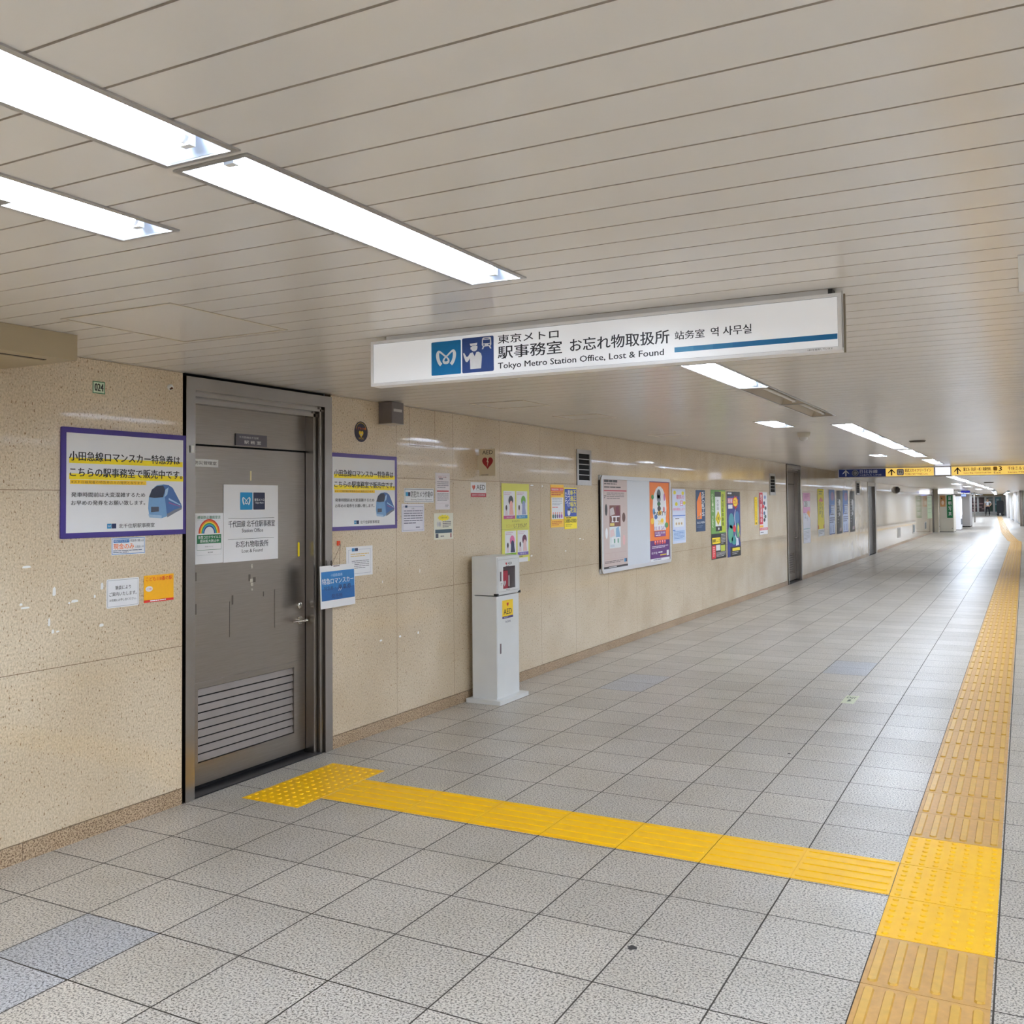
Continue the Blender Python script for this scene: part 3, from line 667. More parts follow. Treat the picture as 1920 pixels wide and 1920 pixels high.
# ------------------------------------------------------------------ direction signs before the ceiling step
def box_sign(x0, x1, y, z0, z1, dp, fm, label, draw, name='direction_sign'):
    t = empty(name, ((x0+x1)/2, y+dp/2, z1)); b = MB(); b.box(x0, x1, y, y+dp, z0, z1, fm); b.build('sign_body', t)
    h = MB()
    for xx in (x0+.12, x1-.12): h.box(xx-.015, xx+.015, y+dp/2-.01, y+dp/2+.01, z1, ZC if y < YSTEP else ZF, M_ALU)
    h.build('hanger', t)
    s = cross_sheet(x0, x1, y, z0, z1, 0); s.N = Vector((0, -1, 0)); s.step = .002; draw(s)
    for k_, q in s.parts.items(): q.build(k_, t)
    for ch in t.children: ch.data.transform(Matrix.Translation(-t.location))
    tag(t, label, 'sign', None); return t
SY = P(242, 200, 92); SYM = mat('yellow_lit_face', (248, 208, 105), .4, emit=.35); NVM = mat('navy_lit_face', (20, 36, 92), .4, emit=.15); WLM = mat('white_lit_face', (225, 230, 250), .4, emit=.7); WP = P(235, 236, 238); KP = P(30, 26, 24)
def arrow(s, m, u, w_, part='arrow'):
    s.rect(part, m, u-w_*.10, .14, u+w_*.10, .8, 2); s.poly(part, m, [(u-w_*.5, .5), (u-w_*.5, .36), (u, .72), (u+w_*.5, .36), (u+w_*.5, .5), (u, .9)], 2)
def d1(s):
    s.rect('sign_face', NVM, .01, .05, .505, .95, 1); s.rect('sign_face', SYM, .505, .03, .99, .97, 1)
    arrow(s, WP, .085, .07, 'arrow')
    s.ell('line_badge', P(150, 152, 156), .185, .5, .036, .38, 2); s.ell('line_badge', P(60, 62, 76), .185, .5, .027, .29, 3); s.ell('line_badge', P(176, 176, 180), .185, .5, .018, .2, 4); s.text('line_badge', P(30, 32, 60), 'H', .178, .4, .192, .6, 5)
    s.text('lettering', WP, '日比谷線', .235, .44, .42, .86, 2, .02); s.text('lettering', WP, 'HIBIYA LINE', .235, .16, .46, .32, 2)
    arrow(s, KP, .565, .07, 'arrow')
    s.rrect('line_badge', P(40, 60, 150), .62, .14, .69, .88, .03, 2); s.rrect('line_badge', WP, .628, .22, .682, .8, .02, 3); s.text('line_badge', KP, 'TS', .636, .36, .674, .66, 4, .02)
    s.text('lettering', KP, '東武スカイツリーライン', .70, .48, .965, .88, 2, .02); s.text('lettering', KP, 'TOBU SKYTREE Line', .70, .16, .93, .36, 2)
box_sign(.335, 2.365, 23.0, 2.155, 2.345, .12, M_ALUL, 'navy and yellow hanging direction sign with two white and black arrows', d1)
box_sign(2.37, 2.685, 23.0, 2.165, 2.345, .12, M_ALUL, 'small blank white lit box between the two direction signs', lambda s: s.rect('sign_face', WLM, .03, .04, .97, .96, 1), 'light_box')
def d2(s):
    s.rect('sign_face', SYM, .005, .03, .995, .97, 1); arrow(s, KP, .05, .05, 'arrow')
    s.text('lettering', KP, '駅ビル（丸井・本）南駅改札', .095, .46, .30, .86, 2, .02); s.text('lettering', KP, 'Station Bldg. / Central South Gate', .095, .14, .30, .34, 2)
    s.rrect('exit_badge', P(170, 130, 50), .315, .45, .345, .88, .02, 2); s.text('lettering', KP, '3', .355, .42, .378, .9, 2, .04); s.text('lettering', KP, 'Exit', .32, .14, .37, .34, 2)
    s.text('lettering', KP, '千住ミルディス', .42, .46, .60, .86, 2, .02); s.text('lettering', KP, 'Senju MILDIX', .42, .14, .60, .34, 2)
box_sign(2.69, 5.3, 23.0, 2.150, 2.350, .12, M_ALUL, 'long yellow hanging exit sign reaching the right edge', d2)
box_sign(.92, 1.38, 60, 2.035, 2.15, .1, P(30, 36, 120), 'small dark blue hanging sign far away above the machines', lambda s: (s.rect('sign_face', mat('blue_lit', (40, 46, 160), .4, emit=.3), .02, .05, .98, .95, 1)))
box_sign(-.2, 3.0, 104, 2.05, 2.17, .1, P(120, 98, 30), 'dull ochre hanging sign band at the far end', lambda s: s.lines('lettering', P(70, 56, 20), .05, .2, .95, .8, 2, .6, 1, 3), 'hanging_sign')
t = empty('monitor', (1.05, 60.04, 1.95)); b = MB(); b.box(-.13, .13, 0, .04, -.12, 0, M_DARK); b.build('case', t); b = MB(); b.box(-.12, .12, -.004, 0, -.11, -.01, mat('screen_blue', (130, 150, 255), .3, emit=1.0)); b.build('screen', t); b = MB(); b.box(-.01, .01, .015, .03, 0, .0855, M_ALU); b.build('bracket', t)
tag(t, 'small glowing blue monitor hanging under the dark blue sign', 'monitor')

# ------------------------------------------------------------------ wall signs near the door
PUR = mat('purple_frame', (62, 44, 128), .4, var=.03); PW = mat('paper_white', (236, 237, 240), .5, var=.01, scale=5); PUR2 = mat('lighter_purple_frame', (88, 70, 142), .4)
def romance_board(y0, y1, z0, z1, left_border, pm, label):
    s = wall_sheet(y0, y1, z0, z1, .001, .008); b_ = .028; ub = b_/s.W; vb = b_*.95/s.H
    s.rect('poster_face', PW, ub if left_border else .004, vb, 1-ub, 1-vb, 1)
    uo = 0 if left_border else -.028
    K = P(26, 26, 34); Yh = P(250, 226, 20); Yo = P(250, 204, 30)
    sc = lambda u: u if left_border else (u-.03)/.97+.0
    T = lambda tx, a, v0_, c_, v1_, bo=.0: s.text('lettering', K, tx, sc(a), v0_, sc(c_), v1_, 3, bo)
    s.rect('highlight', Yh, sc(.055), .678, sc(.96), .728, 2); s.rect('highlight', Yh, sc(.055), .532, sc(.965), .585, 2); s.rect('highlight', Yo, sc(.062), .490, sc(.645), .528, 2)
    T('小田急線ロマンスカー特急券は', .055, .70, .935, .785, .034); T('こちらの駅事務室で販売中です。', .06, .555, .955, .64, .034)
    s.text('lettering', P(120, 80, 30), '※メトロ線発着の特急券のみの発売となります。', sc(.07), .495, sc(.63), .522, 3)
    T('発車時間前は大変混雑するため', .07, .372, .635, .415, .022); T('お早めの発券をお願い致します。', .07, .298, .635, .341, .022)
    s.rect('operator_logo', P(30, 140, 190), sc(.335), .078, sc(.368), .125, 2); s.rect('operator_logo', P(20, 36, 80), sc(.37), .078, sc(.405), .125, 2)
    s.stroke('operator_logo', WP, [(a, q, c_*.02) for a, q, c_ in HEART_M], 0, 3, (sc(.335), .078, sc(.368), .125), n=0)
    T('北千住駅駅事務室', .425, .08, .715, .122, .006)
    bx = (sc(.655), .165, sc(.955), .50)
    q = lambda pts, m, l=2: s.poly('train_picture', m, pts, l, bx)
    lb = P(120, 164, 208); db = P(70, 110, 170); pale = P(168, 200, 228); gl = P(34, 40, 60); gy = P(120, 124, 136)
    q([(.02, .30), (.04, .62), (.12, .84), (.26, .97), (.44, 1.0), (.60, .98), (.72, .90), (.97, .42), (1.0, .30), (.80, .20), (.52, .04), (.40, .0), (.06, .03)], lb)
    q([(.44, 1.0), (.60, .98), (.72, .90), (.97, .42), (1.0, .32), (.78, .25), (.55, .12), (.50, .55)], db, 3)
    q([(.04, .62), (.12, .84), (.26, .95), (.44, .97), (.50, .84), (.44, .62), (.20, .60)], gl, 4); q([(.50, .84), (.60, .92), (.56, .70), (.48, .62)], pale, 4)
    q([(.10, .18), (.32, .20), (.32, .34), (.10, .34)], P(70, 74, 90), 4); q([(.02, .12), (.40, .08), (.40, .0), (.06, .03)], pale, 4)
    q([(.55, .12), (.78, .25), (.98, .31), (.99, .26), (.80, .16), (.56, .02)], gy, 4); q([(.60, .60), (.95, .40), (.95, .37), (.60, .54)], pale, 5); q([(.60, .48), (.95, .35), (.95, .33), (.60, .44)], P(150, 90, 150), 5)
    finish(s, 'wall_sign', pm, label, 'sign', 'express ticket boards', rad=.006)
romance_board(3.085, 3.874, 1.466, 2.007, True, PUR, 'purple-framed white ticket board with a blue train, left of the steel door')
romance_board(5.140, 5.896, 1.445, 1.970, False, PUR2, 'purple-edged white ticket board with a blue train, right of the steel door')

s = wall_sheet(3.265, 3.338, 2.186, 2.247, .001, .002); s.frame('border', P(30, 110, 70), 0, 0, 1, 1, .004, 1); s.text('lettering', P(30, 32, 30), '024', .16, .2, .86, .82, 1, .05)
finish(s, 'number_plate', P(206, 222, 196), 'small pale plate reading 024 in a green border', 'plate')
s = wall_sheet(3.382, 3.595, 1.372, 1.461, .001, .001); s.frame('border', P(50, 120, 190), .015, .04, .985, .96, .003, 1)
s.rect('lettering', P(50, 120, 190), .06, .70, .52, .88, 1); s.text('lettering', WP, '特急ロマンスカー', .08, .73, .50, .86, 2); s.text('lettering', P(60, 70, 90), '特急券の購入は', .55, .72, .95, .88, 2)
s.text('lettering', P(240, 120, 30), '現金のみ', .06, .32, .66, .66, 2, .02); s.text('lettering', P(60, 70, 90), 'お取扱い中', .70, .36, .95, .5, 2); s.lines('lettering', P(110, 120, 140), .05, .08, .9, .27, 2, .5, 1, 5)
finish(s, 'notice_sticker', PW, 'small blue-bordered cash only sticker under the left ticket board', 'sticker')
s = wall_sheet(3.354, 3.556, 1.106, 1.252, .001, .001); K = P(40, 42, 50); s.frame('border', P(120, 124, 132), .03, .04, .97, .96, .0015, 1)
s.text('lettering', K, '筆談により', .26, .62, .74, .76, 2, .012); s.text('lettering', K, 'ご案内いたします。', .08, .40, .92, .54, 2, .012); s.text('lettering', K, 'お気軽にお申し出ください。', .09, .22, .91, .31, 2, .008)
finish(s, 'notice_sticker', PW, 'white notice sticker with three black lines left of the orange sticker', 'sticker', rad=.008)
s = wall_sheet(3.588, 3.788, 1.113, 1.255, .001, .001); s.text('lettering', P(226, 70, 30), 'こども110番の駅', .06, .78, .95, .94, 2, .02)
s.rect('red_band', P(206, 36, 26), 0, 0, 1, .09, 1); s.ell('speech_bubble', PW, .17, .5, .12, .1, 1); s.text('speech_bubble', P(226, 70, 30), 'ご用', .10, .46, .24, .54, 2); s.lines('lettering', WP, .2, .02, .8, .07, 1, .7, 2, 1)
finish(s, 'notice_sticker', P(253, 184, 10), 'square orange sticker with a red band low on the wall', 'sticker', rad=.004)

# hooks and little fittings
b = MB(); b.tube([(.0, 3.757, 2.265), (.012, 3.757, 2.265), (.02, 3.757, 2.265)], [.016, .016, .010], M_PLAST, 14); b.tube([(.016, 3.757, 2.262), (.03, 3.748, 2.256), (.03, 3.735, 2.252)], .005, mat('rust', (110, 66, 40), .6, .6), 8)
tag(b.build('wall_fitting', smooth=True), 'small white fitting with a rusty hook above the left ticket board', 'fitting')
b = MB(); b.box(.0125, .022, 3.894, 3.918, 1.915, 1.955, M_PLAST, .002); tag(b.build('door_sensor'), 'tiny white sensor stuck on the left door jamb', 'sensor')

# papers and strips on the door leaf  (plane x = -0.1)
LX = -.0985
s = wall_sheet(4.259, 4.731, 1.283, 1.746, LX, .001)
s.rrect('operator_logo', P(0, 140, 196), .288, .672, .512, .90, .004, 1); s.stroke('operator_logo', WP, [(a, q, c_*.105) for a, q, c_ in HEART_M], 0, 2, (.288, .672, .512, .90), n=3)
s.rrect('operator_logo', P(16, 26, 60), .528, .672, .745, .90, .004, 1); s.text('operator_logo', WP, '東京メトロ', .548, .785, .730, .822, 2, .02); s.text('operator_logo', WP, 'Tokyo Metro', .555, .745, .720, .775, 2, .01)
K = P(44, 48, 58); s.rect('rule', K, .08, .558, .925, .562, 1); s.rect('rule', K, .075, .290, .92, .294, 1)
s.text('lettering', K, '千代田線 北千住駅事務室', .08, .445, .935, .532, 2, .016); s.text('lettering', K, 'Station Office', .32, .375, .71, .425, 2, .01)
s.text('lettering', K, 'お忘れ物取扱所', .21, .180, .81, .265, 2, .016); s.text('lettering', K, 'Lost & Found', .32, .112, .70, .155, 2, .01)
finish(s, 'office_notice', PW, 'large white station office notice on the steel door', 'notice')
s = wall_sheet(4.039, 4.256, 1.285, 1.577, LX, .0008); G = P(36, 120, 76)
s.text('lettering', G, '感染防止徹底宣言', .07, .885, .90, .95, 2, .02); s.frame('border', P(180, 186, 190), .05, .17, .93, .86, .001, 1)
for k, cc in enumerate([(214, 60, 40), (240, 130, 40), (246, 214, 70), (60, 160, 90), (70, 160, 210), (40, 70, 140)]): s.arc('rainbow', P(*cc), .49, .60, .083-.0075*k-.0075, .083-.0075*k, 0, 180, 1)
s.rect('green_band', G, .05, .40, .93, .575, 1); s.text('green_band', WP, '新型コロナウイルス', .10, .495, .90, .555, 2, .02); s.text('green_band', WP, '感染拡大防止中', .16, .42, .84, .48, 2, .02)
s.frame('border', G, .05, .27, .93, .41, .002, 1); s.text('lettering', P(90, 96, 100), '東京メトロ', .34, .325, .62, .35, 2); s.text('lettering', P(60, 66, 70), '東京都', .44, .205, .62, .235, 2)
finish(s, 'rainbow_notice', PW, 'narrow white notice with a rainbow and green band on the door', 'notice')
s = wall_sheet(4.030, 4.216, 1.845, 1.890, LX, .001); s.text('lettering', P(50, 52, 56), '防災管理室', -.0, .28, .92, .74, 1, .01)
finish(s, 'door_label', P(228, 228, 226), 'white strip label with five black characters near the door top', 'label')
s = wall_sheet(4.355, 4.624, 1.984, 2.055, LX, .006); s.text('lettering', P(200, 196, 196), '千代田線北千住駅', .10, .62, .72, .80, 1); s.text('lettering', P(214, 210, 210), '駅 務 室', .26, .16, .80, .46, 1, .02)
finish(s, 'name_plate', mat('dark_plate', (84, 80, 90), .4), 'dark grey name plate over the door leaf', 'plate')
s = wall_sheet(4.920, 4.938, 1.285, 1.378, LX, .0006); finish(s, 'yellow_tape', mat('yellow_tape', (246, 220, 30), .4), 'yellow tape strip near the right edge of the door', 'tape', rad=.006)
s = wall_sheet(4.480, 4.494, 1.772, 1.832, LX, .0005); finish(s, 'masking_tape', mat('cream_tape', (222, 206, 160), .6), 'short cream tape strip above the office notice', 'tape')
b = MB(); gl_ = mat('glue_residue', (186, 178, 164), .6, var=.3, scale=60)
dkt = mat('dark_tape_mark', (96, 86, 78), .6)
for (a, c_, p, q) in ((4.041, 4.050, 1.19, 1.24), (4.041, 4.050, 1.0, 1.06), (4.330, 4.340, 1.03, 1.085), (4.598, 4.603, 1.055, 1.085), (4.310, 4.3112, .84, 1.05), (4.700, 4.7015, .85, 1.09), (4.47, 4.485, 1.16, 1.20), (4.510, 4.530, 1.15, 1.18)): b.box(LX-.001, LX+.0003, a, c_, p, q, dkt)
for (a, c_, p, q) in ((4.490, 4.505, 1.235, 1.262), (4.482, 4.508, 1.150, 1.172), (4.486, 4.510, 1.128, 1.146), (4.488, 4.506, 1.100, 1.112)): b.box(LX-.001, LX+.0004, a, c_, p, q, gl_)
tag(b.build('glue_residue'), 'torn glue and tape residue under the office notice on the door', 'residue')

# ------------------------------------------------------------------ things right of the door
t = empty('wall_box', (0, 5.755, 2.2)); b = MB(); b.box(.0, .118, -.075, .075, .0, .153, mat('grey_box', (112, 104, 104), .45, var=.03), .004); b.box(.0, .122, -.078, .078, -.004, .0, mat('box_foot', (190, 182, 170), .5)); b.build('case', t)
b = MB(); b.box(.118, .119, -.055, .05, .085, .105, P(190, 186, 184)); b.build('label_plate', t); tag(t, 'grey metal box high on the wall beside the hatch joint', 'box')
s = wall_sheet(5.394, 5.548, 2.057, 2.202, .001, .001)
b = MB(); 
disc = [(s.P(.5+.5*math.cos(a), .5+.5*math.sin(a), .001)) for a in [2*math.pi*k/32 for k in range(32)]]; b.face(disc, mat('round_sticker_dark', (34, 26, 48), .4)); 
heart(s, 'heart', P(232, 196, 40), .5, .40, .026, 1); heart(s, 'heart', P(200, 190, 190), .5, .36, .009, 2); s.text('lettering', P(226, 110, 30), 'こども110番', .12, .60, .88, .72, 1, .02)
s.arc('ring_print', P(200, 170, 60), .5, .5, .060, .064, 20, 160, 1); s.text('lettering', P(220, 180, 60), 'SOS', .32, .14, .68, .22, 1)
o = b.build('round_sticker'); s.finish(o); place(o, (.001, 5.471, 2.057)); tag(o, 'round dark sticker with a yellow heart above the right ticket board', 'sticker')
s = wall_sheet(5.996, 6.409, 1.632, 1.742, .001, .002); s.frame('border', P(70, 80, 90), .02, .06, .98, .94, .003, 1); s.rect('operator_logo', P(40, 150, 200), .05, .45, .125, .72, 1); s.rect('operator_logo', P(20, 36, 80), .125, .45, .20, .72, 1)
s.text('lettering', P(40, 42, 50), '防犯カメラ作動中', .22, .36, .955, .80, 2, .008); s.text('lettering', P(70, 74, 84), 'Security Camera in Operation', .22, .13, .93, .27, 2)
finish(s, 'camera_notice', PW, 'wide white security camera notice right of the ticket board', 'notice', rad=.006)
s = wall_sheet(5.963, 6.270, 1.413, 1.624, .001, .001); s.frame('border', P(120, 126, 170), .05, .05, .95, .90, .002, 1); s.rect('operator_logo', P(20, 60, 110), .15, .86, .25, .94, 2); s.text('lettering', P(90, 90, 110), 'お願い', .43, .80, .58, .85, 2)
s.lines('lettering', P(110, 110, 132), .10, .24, .92, .76, 6, .35, 1, 2); s.lines('lettering', P(110, 110, 132), .62, .12, .90, .17, 1, .7, 1, 2)
finish(s, 'paper_notice', mat('lilac_paper', (232, 230, 240), .5), 'white notice with a thin violet border below the camera notice', 'notice')
s = wall_sheet(6.432, 6.648, 1.576, 1.868, .001, .001); s.frame('border', P(190, 150, 160), .06, .16, .94, .93, .001, 1); s.text('lettering', P(150, 40, 60), 'お客様へのお願い', .2, .865, .8, .90, 2, .01); s.lines('lettering', P(70, 66, 80), .25, .80, .75, .85, 1, .6)
s.lines('lettering', P(110, 106, 120), .12, .56, .9, .76, 4, .3, 1, 3); s.rect('red_band', P(190, 70, 84), .10, .485, .92, .52, 1); s.lines('lettering', P(110, 106, 120), .12, .22, .9, .44, 6, .3, 1, 4); s.lines('lettering', P(110, 106, 120), .66, .06, .9, .13, 3, .4, 1, 4)
finish(s, 'paper_notice', mat('pinkish_paper', (232, 226, 230), .5), 'tall narrow notice with a red band, topmost right of the camera notice', 'notice')
s = wall_sheet(6.408, 6.697, 1.340, 1.548, .001, .001)
star = [(.5+(.34 if k % 2 else .26)*math.cos(2*math.pi*k/24), .82+(.13 if k % 2 else .09)*math.sin(2*math.pi*k/24)) for k in range(24)]
s.poly('burst', P(244, 226, 30), star, 1); s.text('burst', P(60, 60, 60), 'お急ぎの方', .34, .80, .66, .85, 2, .01); s.lines('lettering', P(90, 90, 90), .44, .42, .88, .68, 4, .4, 1, 1)
s.rect('teal_band', P(52, 84, 100), .06, .24, .92, .38, 1); s.rect('small_picture', P(70, 74, 86), .08, .06, .22, .22, 1); s.rect('red_picture', P(150, 60, 60), .84, .06, .9, .22, 1); s.lines('lettering', P(90, 90, 90), .33, .08, .66, .14, 1, .6)
s.ell('drawn_figure', P(200, 200, 200), .2, .58, .05, .1, 1); s.ell('drawn_figure#2', P(180, 180, 184), .3, .58, .05, .1, 1)
finish(s, 'paper_notice', mat('cream_paper', (230, 228, 210), .5), 'cream notice with a yellow burst under the tall red-banded one', 'notice')
s = wall_sheet(5.300, 5.600, 1.127, 1.331, .001, .001); s.frame('border', P(120, 130, 160), .08, .08, .92, .90, .0015, 1); s.rect('operator_logo', P(50, 130, 190), .2, .84, .31, .95, 2); s.rect('operator_logo', P(24, 40, 90), .32, .84, .43, .95, 2)
s.lines('lettering', P(222, 190, 120), .16, .62, .86, .76, 2, .4, 1, 4); s.lines('lettering', P(90, 92, 104), .2, .22, .86, .52, 5, .3, 1, 5)
finish(s, 'paper_notice', PW, 'white bordered notice half hidden behind the hanging blue card', 'notice')
b = MB(); b.box(.0, .012, 5.198, 5.226, 1.346, 1.378, mat('orange_hook', (226, 70, 24), .4), .003); b.tube([(.012, 5.212, 1.356), (.02, 5.212, 1.35), (.02, 5.212, 1.345)], .003, M_CHROME, 6)
tag(b.build('wall_hook'), 'small orange hook on the wall holding the blue card', 'hook')
# hanging blue card in a clear sleeve, tilted a little off the wall and overlapping the jamb
s = Sheet((.045, 4.975, .942), (-.02, .9995, .005), (-.03, .0, .9995), .376, .278, .0015)
s.rect('printed_area', P(34, 122, 190), .03, .18, .985, .86, 1); s.rect('printed_area', P(20, 96, 164), .03, .18, .985, .46, 2)
s.text('lettering', P(190, 216, 236), '小田急直通', .30, .73, .63, .80, 3, .01); s.text('lettering', WP, '特急ロマンスカー', .05, .56, .955, .70, 3, .02); s.text('lettering', P(24, 60, 100), '特急券・', .10, .42, .42, .52, 3, .01); s.text('lettering', P(16, 36, 80), '乗車券', .50, .41, .88, .53, 3, .02); s.text('lettering', P(24, 50, 96), '発売所', .30, .21, .62, .32, 3, .01)
s.text('lettering', WP, '//', .50, .38, .60, .44, 4); s.rect('clip_slot', P(90, 60, 50), .38, .965, .56, .985, 1)
o = finish(s, 'hanging_card', PW, 'blue and white ticket card hanging on a string beside the door', 'card')
b = MB(); sm = mat('string', (110, 90, 70), .8)
p0 = Vector((.02, 5.212, 1.345)); A = s.P(.33, .985, .0)+Vector((0.0, 0, 0)); B = s.P(.56, .985, 0)
b.tube([p0, A], .0012, sm, 6); b.tube([p0, B], .0012, sm, 6); b.tube([A+Vector((0, 0, .0)), A+Vector((0, 0, .035))], .006, mat('dark_knot', (60, 50, 46), .7), 8)
so = b.build('string', o); so.data.transform(Matrix.Translation(-o.location))

# AED flag sign, sticker
s = cross_sheet(.006, .176, 7.095, 1.853, 2.082, .0); s.N = Vector((0, -1, 0))
IV = mat('ivory_plate', (214, 200, 172), .45); 
b = MB(); b.box(.020, .176, 7.095, 7.103, 1.853, 2.082, IV); b.box(.003, .020, 7.095, 7.103, 1.905, 2.03, IV); o = b.build('projecting_sign')
s.text('lettering', BK := P(22, 20, 24), 'AED', .26, .80, .86, .945, 1, .0); heart(s, 'heart_mark', P(150, 22, 30), .56, .50, .052, 1)
s.poly('heart_mark', P(226, 214, 190), [(.56+x*.16, .50+y*.17) for x, y in BOLT], 2); s.lines('lettering', P(90, 80, 70), .2, .03, .95, .055, 1, .8)
s.finish(o); place(o, (.09, 7.1, 1.853)); tag(o, 'ivory AED plate with a red heart projecting from the wall', 'sign')
s = wall_sheet(6.980, 7.242, 1.677, 1.803, .001, .001); s.text('lettering', BK, 'AED', .36, .50, .93, .82, 1, .02); heart(s, 'heart_mark', P(190, 30, 36), .19, .64, .024, 1); s.poly('heart_mark', P(240, 190, 60), [(.19+x*.05, .64+y*.13) for x, y in BOLT], 2)
s.rect('red_band', P(176, 30, 44), 0, 0, 1, .27, 1); s.text('red_band', WP, '自動体外式除細動器', .08, .09, .92, .19, 2, .01); s.rect('lettering', P(120, 120, 124), .34, .40, .92, .415, 1)
finish(s, 'aed_sticker', PW, 'small white AED sticker with a red bottom band on the wall', 'sticker')

# AED stand
def aed_stand():
    t = empty('aed_cabinet', (.16, 7.1, 0)); W = M_WENAM; L = []
    b = MB(); b.box(.02, .345, 6.845, 7.345, 0, .032, W, .006); L.append(b.build('base_plate', t))
    b = MB(); b.box(.052, .075, 6.905, 7.295, .032, 1.185, W); L.append(b.build('back_plate', t))
    b = MB(); b.box(.075, .280, 6.905, 7.295, .032, .862, W); body = b.build('stand_body', t); L.append(body)
    b = MB(); b.box(.280, .2825, 6.915, 7.285, .045, .845, W); dr = b.build('stand_door', t); L.append(dr)
    b = MB(); b.box(.2825, .2855, 6.955, 6.975, .395, .475, mat('grey_latch', (120, 104, 108), .4), .003); q = b.build('latch', dr); L.append(q)
    # cabinet: box open at the front behind a window
    b = MB(); x0, x1, y0, y1, z0, z1 = .075, .285, 6.900, 7.300, .872, 1.185; th = .012
    b.box(x0, x1, y0, y0+th, z0, z1, W); b.box(x0, x1, y1-th, y1, z0, z1, W); b.box(x0, x1, y0+th, y1-th, z0, z0+th, W); b.box(x0, x1, y0+th, y1-th, z1-th, z1, W); b.box(x0, x0+.004, y0+th, y1-th, z0+th, z1-th, P(150, 140, 144))
    L.append(b.build('cabinet_box', t))
    wy0, wy1, wz0, wz1 = 7.000, 7.215, .918, 1.100
    b = MB(); xd = .285
    b.box(xd, xd+.008, y0+.01, y1-.01, z0+.01, wz0, W); b.box(xd, xd+.008, y0+.01, y1-.01, wz1, z1-.008, W); b.box(xd, xd+.008, y0+.01, wy0, wz0, wz1, W); b.box(xd, xd+.008, wy1, y1-.01, wz0, wz1, W)
    cdr = b.build('cabinet_door', t); L.append(cdr)
    b = MB(); b.box(xd+.003, xd+.005, wy0, wy1, wz0, wz1, mat('smoked_window', (120, 104, 110), .08, alpha=.14)); L.append(b.build('window_pane', cdr))
    b = MB(); b.box(xd+.008, xd+.014, 6.945, 6.963, .985, 1.062, mat('grey_latch', (120, 104, 108), .4), .002); L.append(b.build('latch', cdr))
    for k, yy in enumerate((6.902, 7.290)):
        b = MB(); b.box(.262 if k == 0 else .27, .298, yy-.012, yy+.016, .866, .886, P(20, 20, 22), .005); L.append(b.build('corner_bumper', t))
    sh = Sheet((xd+.0082, 6.91, .88), (0, 1, 0), (0, 0, 1), .38, .295, 0.0002, step=.0004)
    sh.frame('door_print', P(120, 116, 116), .03, .06, .97, .95, .0015, 1); sh.text('door_print', BK, 'AED', .44, .79, .64, .86, 1, .02)
    heart(sh, 'door_print', P(196, 40, 46), .38, .825, .013, 1); sh.lines('door_print', P(90, 90, 100), .36, .745, .64, .765, 1, .8); sh.lines('door_print', P(110, 110, 120), .36, .09, .70, .105, 1, .8); sh.lines('door_print', P(150, 150, 160), .12, .22, .2, .3, 2, .4)
    for k_, mbq in sh.parts.items(): L.append(mbq.build(k_, cdr))
    sh = Sheet((.2826, 6.998, .672), (0, 1, 0), (0, 0, 1), .188, .150, 0.0002, step=.0004)
    sh.rect('aed_label', P(250, 210, 30), 0, 0, 1, 1, 1); sh.rect('aed_label', P(70, 60, 120), 0, 0, 1, .12, 2); heart(sh, 'aed_label', P(200, 50, 50), .5, .76, .018, 2); sh.text('aed_label', BK, 'AED', .12, .22, .88, .52, 2, .02)
    sh.lines('aed_label', P(180, 176, 200), .12, .03, .88, .08, 1, .7, 3)
    sh.text('maker_lettering', P(70, 70, 110), 'ALSOK', .28, -.24, .78, -.13, 2, .02)
    for k_, mbq in sh.parts.items(): L.append(mbq.build(k_, dr))
    sh = Sheet((.2826, 6.91, .74), (0, 1, 0), (0, 0, 1), .1, .03, 0.0002); sh.text('stand_number', P(190, 190, 194), 'N:0123', .1, .2, .6, .6, 1) if False else None
    for o in L: o.data.transform(Matrix.Translation(-t.location))
    tag(t, 'white AED cabinet stand with a window, against the wall', 'cabinet')
    b = MB(); rd = mat('crimson_nylon', (206, 20, 60), .5); b.box(.14, .272, 7.005, 7.135, .884, 1.062, rd, .015); d_ = b.build('defibrillator_case'); 
    sh = Sheet((.2723, 7.005, .884), (0, 1, 0), (0, 0, 1), .125, .17, .0004); heart(sh, 'heart_mark', WP, .45, .45, .026, 1); sh.poly('heart_mark', rd, [(.45+x*.1, .45+y*.12) for x, y in BOLT], 2); sh.rect('heart_mark', P(216, 200, 206), .1, .05, .6, .12, 1)
    sh.finish(d_); place(d_, (.18, 7.07, .884)); tag(d_, 'crimson defibrillator case behind the window of the white cabinet', 'defibrillator')
    b = MB(); b.box(.16, .26, 7.145, 7.18, .884, 1.03, P(120, 30, 50), .006); b.box(.26, .262, 7.15, 7.172, .93, 1.02, P(226, 220, 222)); d2_ = b.build('spare_pad_pouch'); place(d2_, (.17, 7.16, .884)); tag(d2_, 'thin dark red pouch with a white label beside the defibrillator case', 'pouch')
aed_stand()

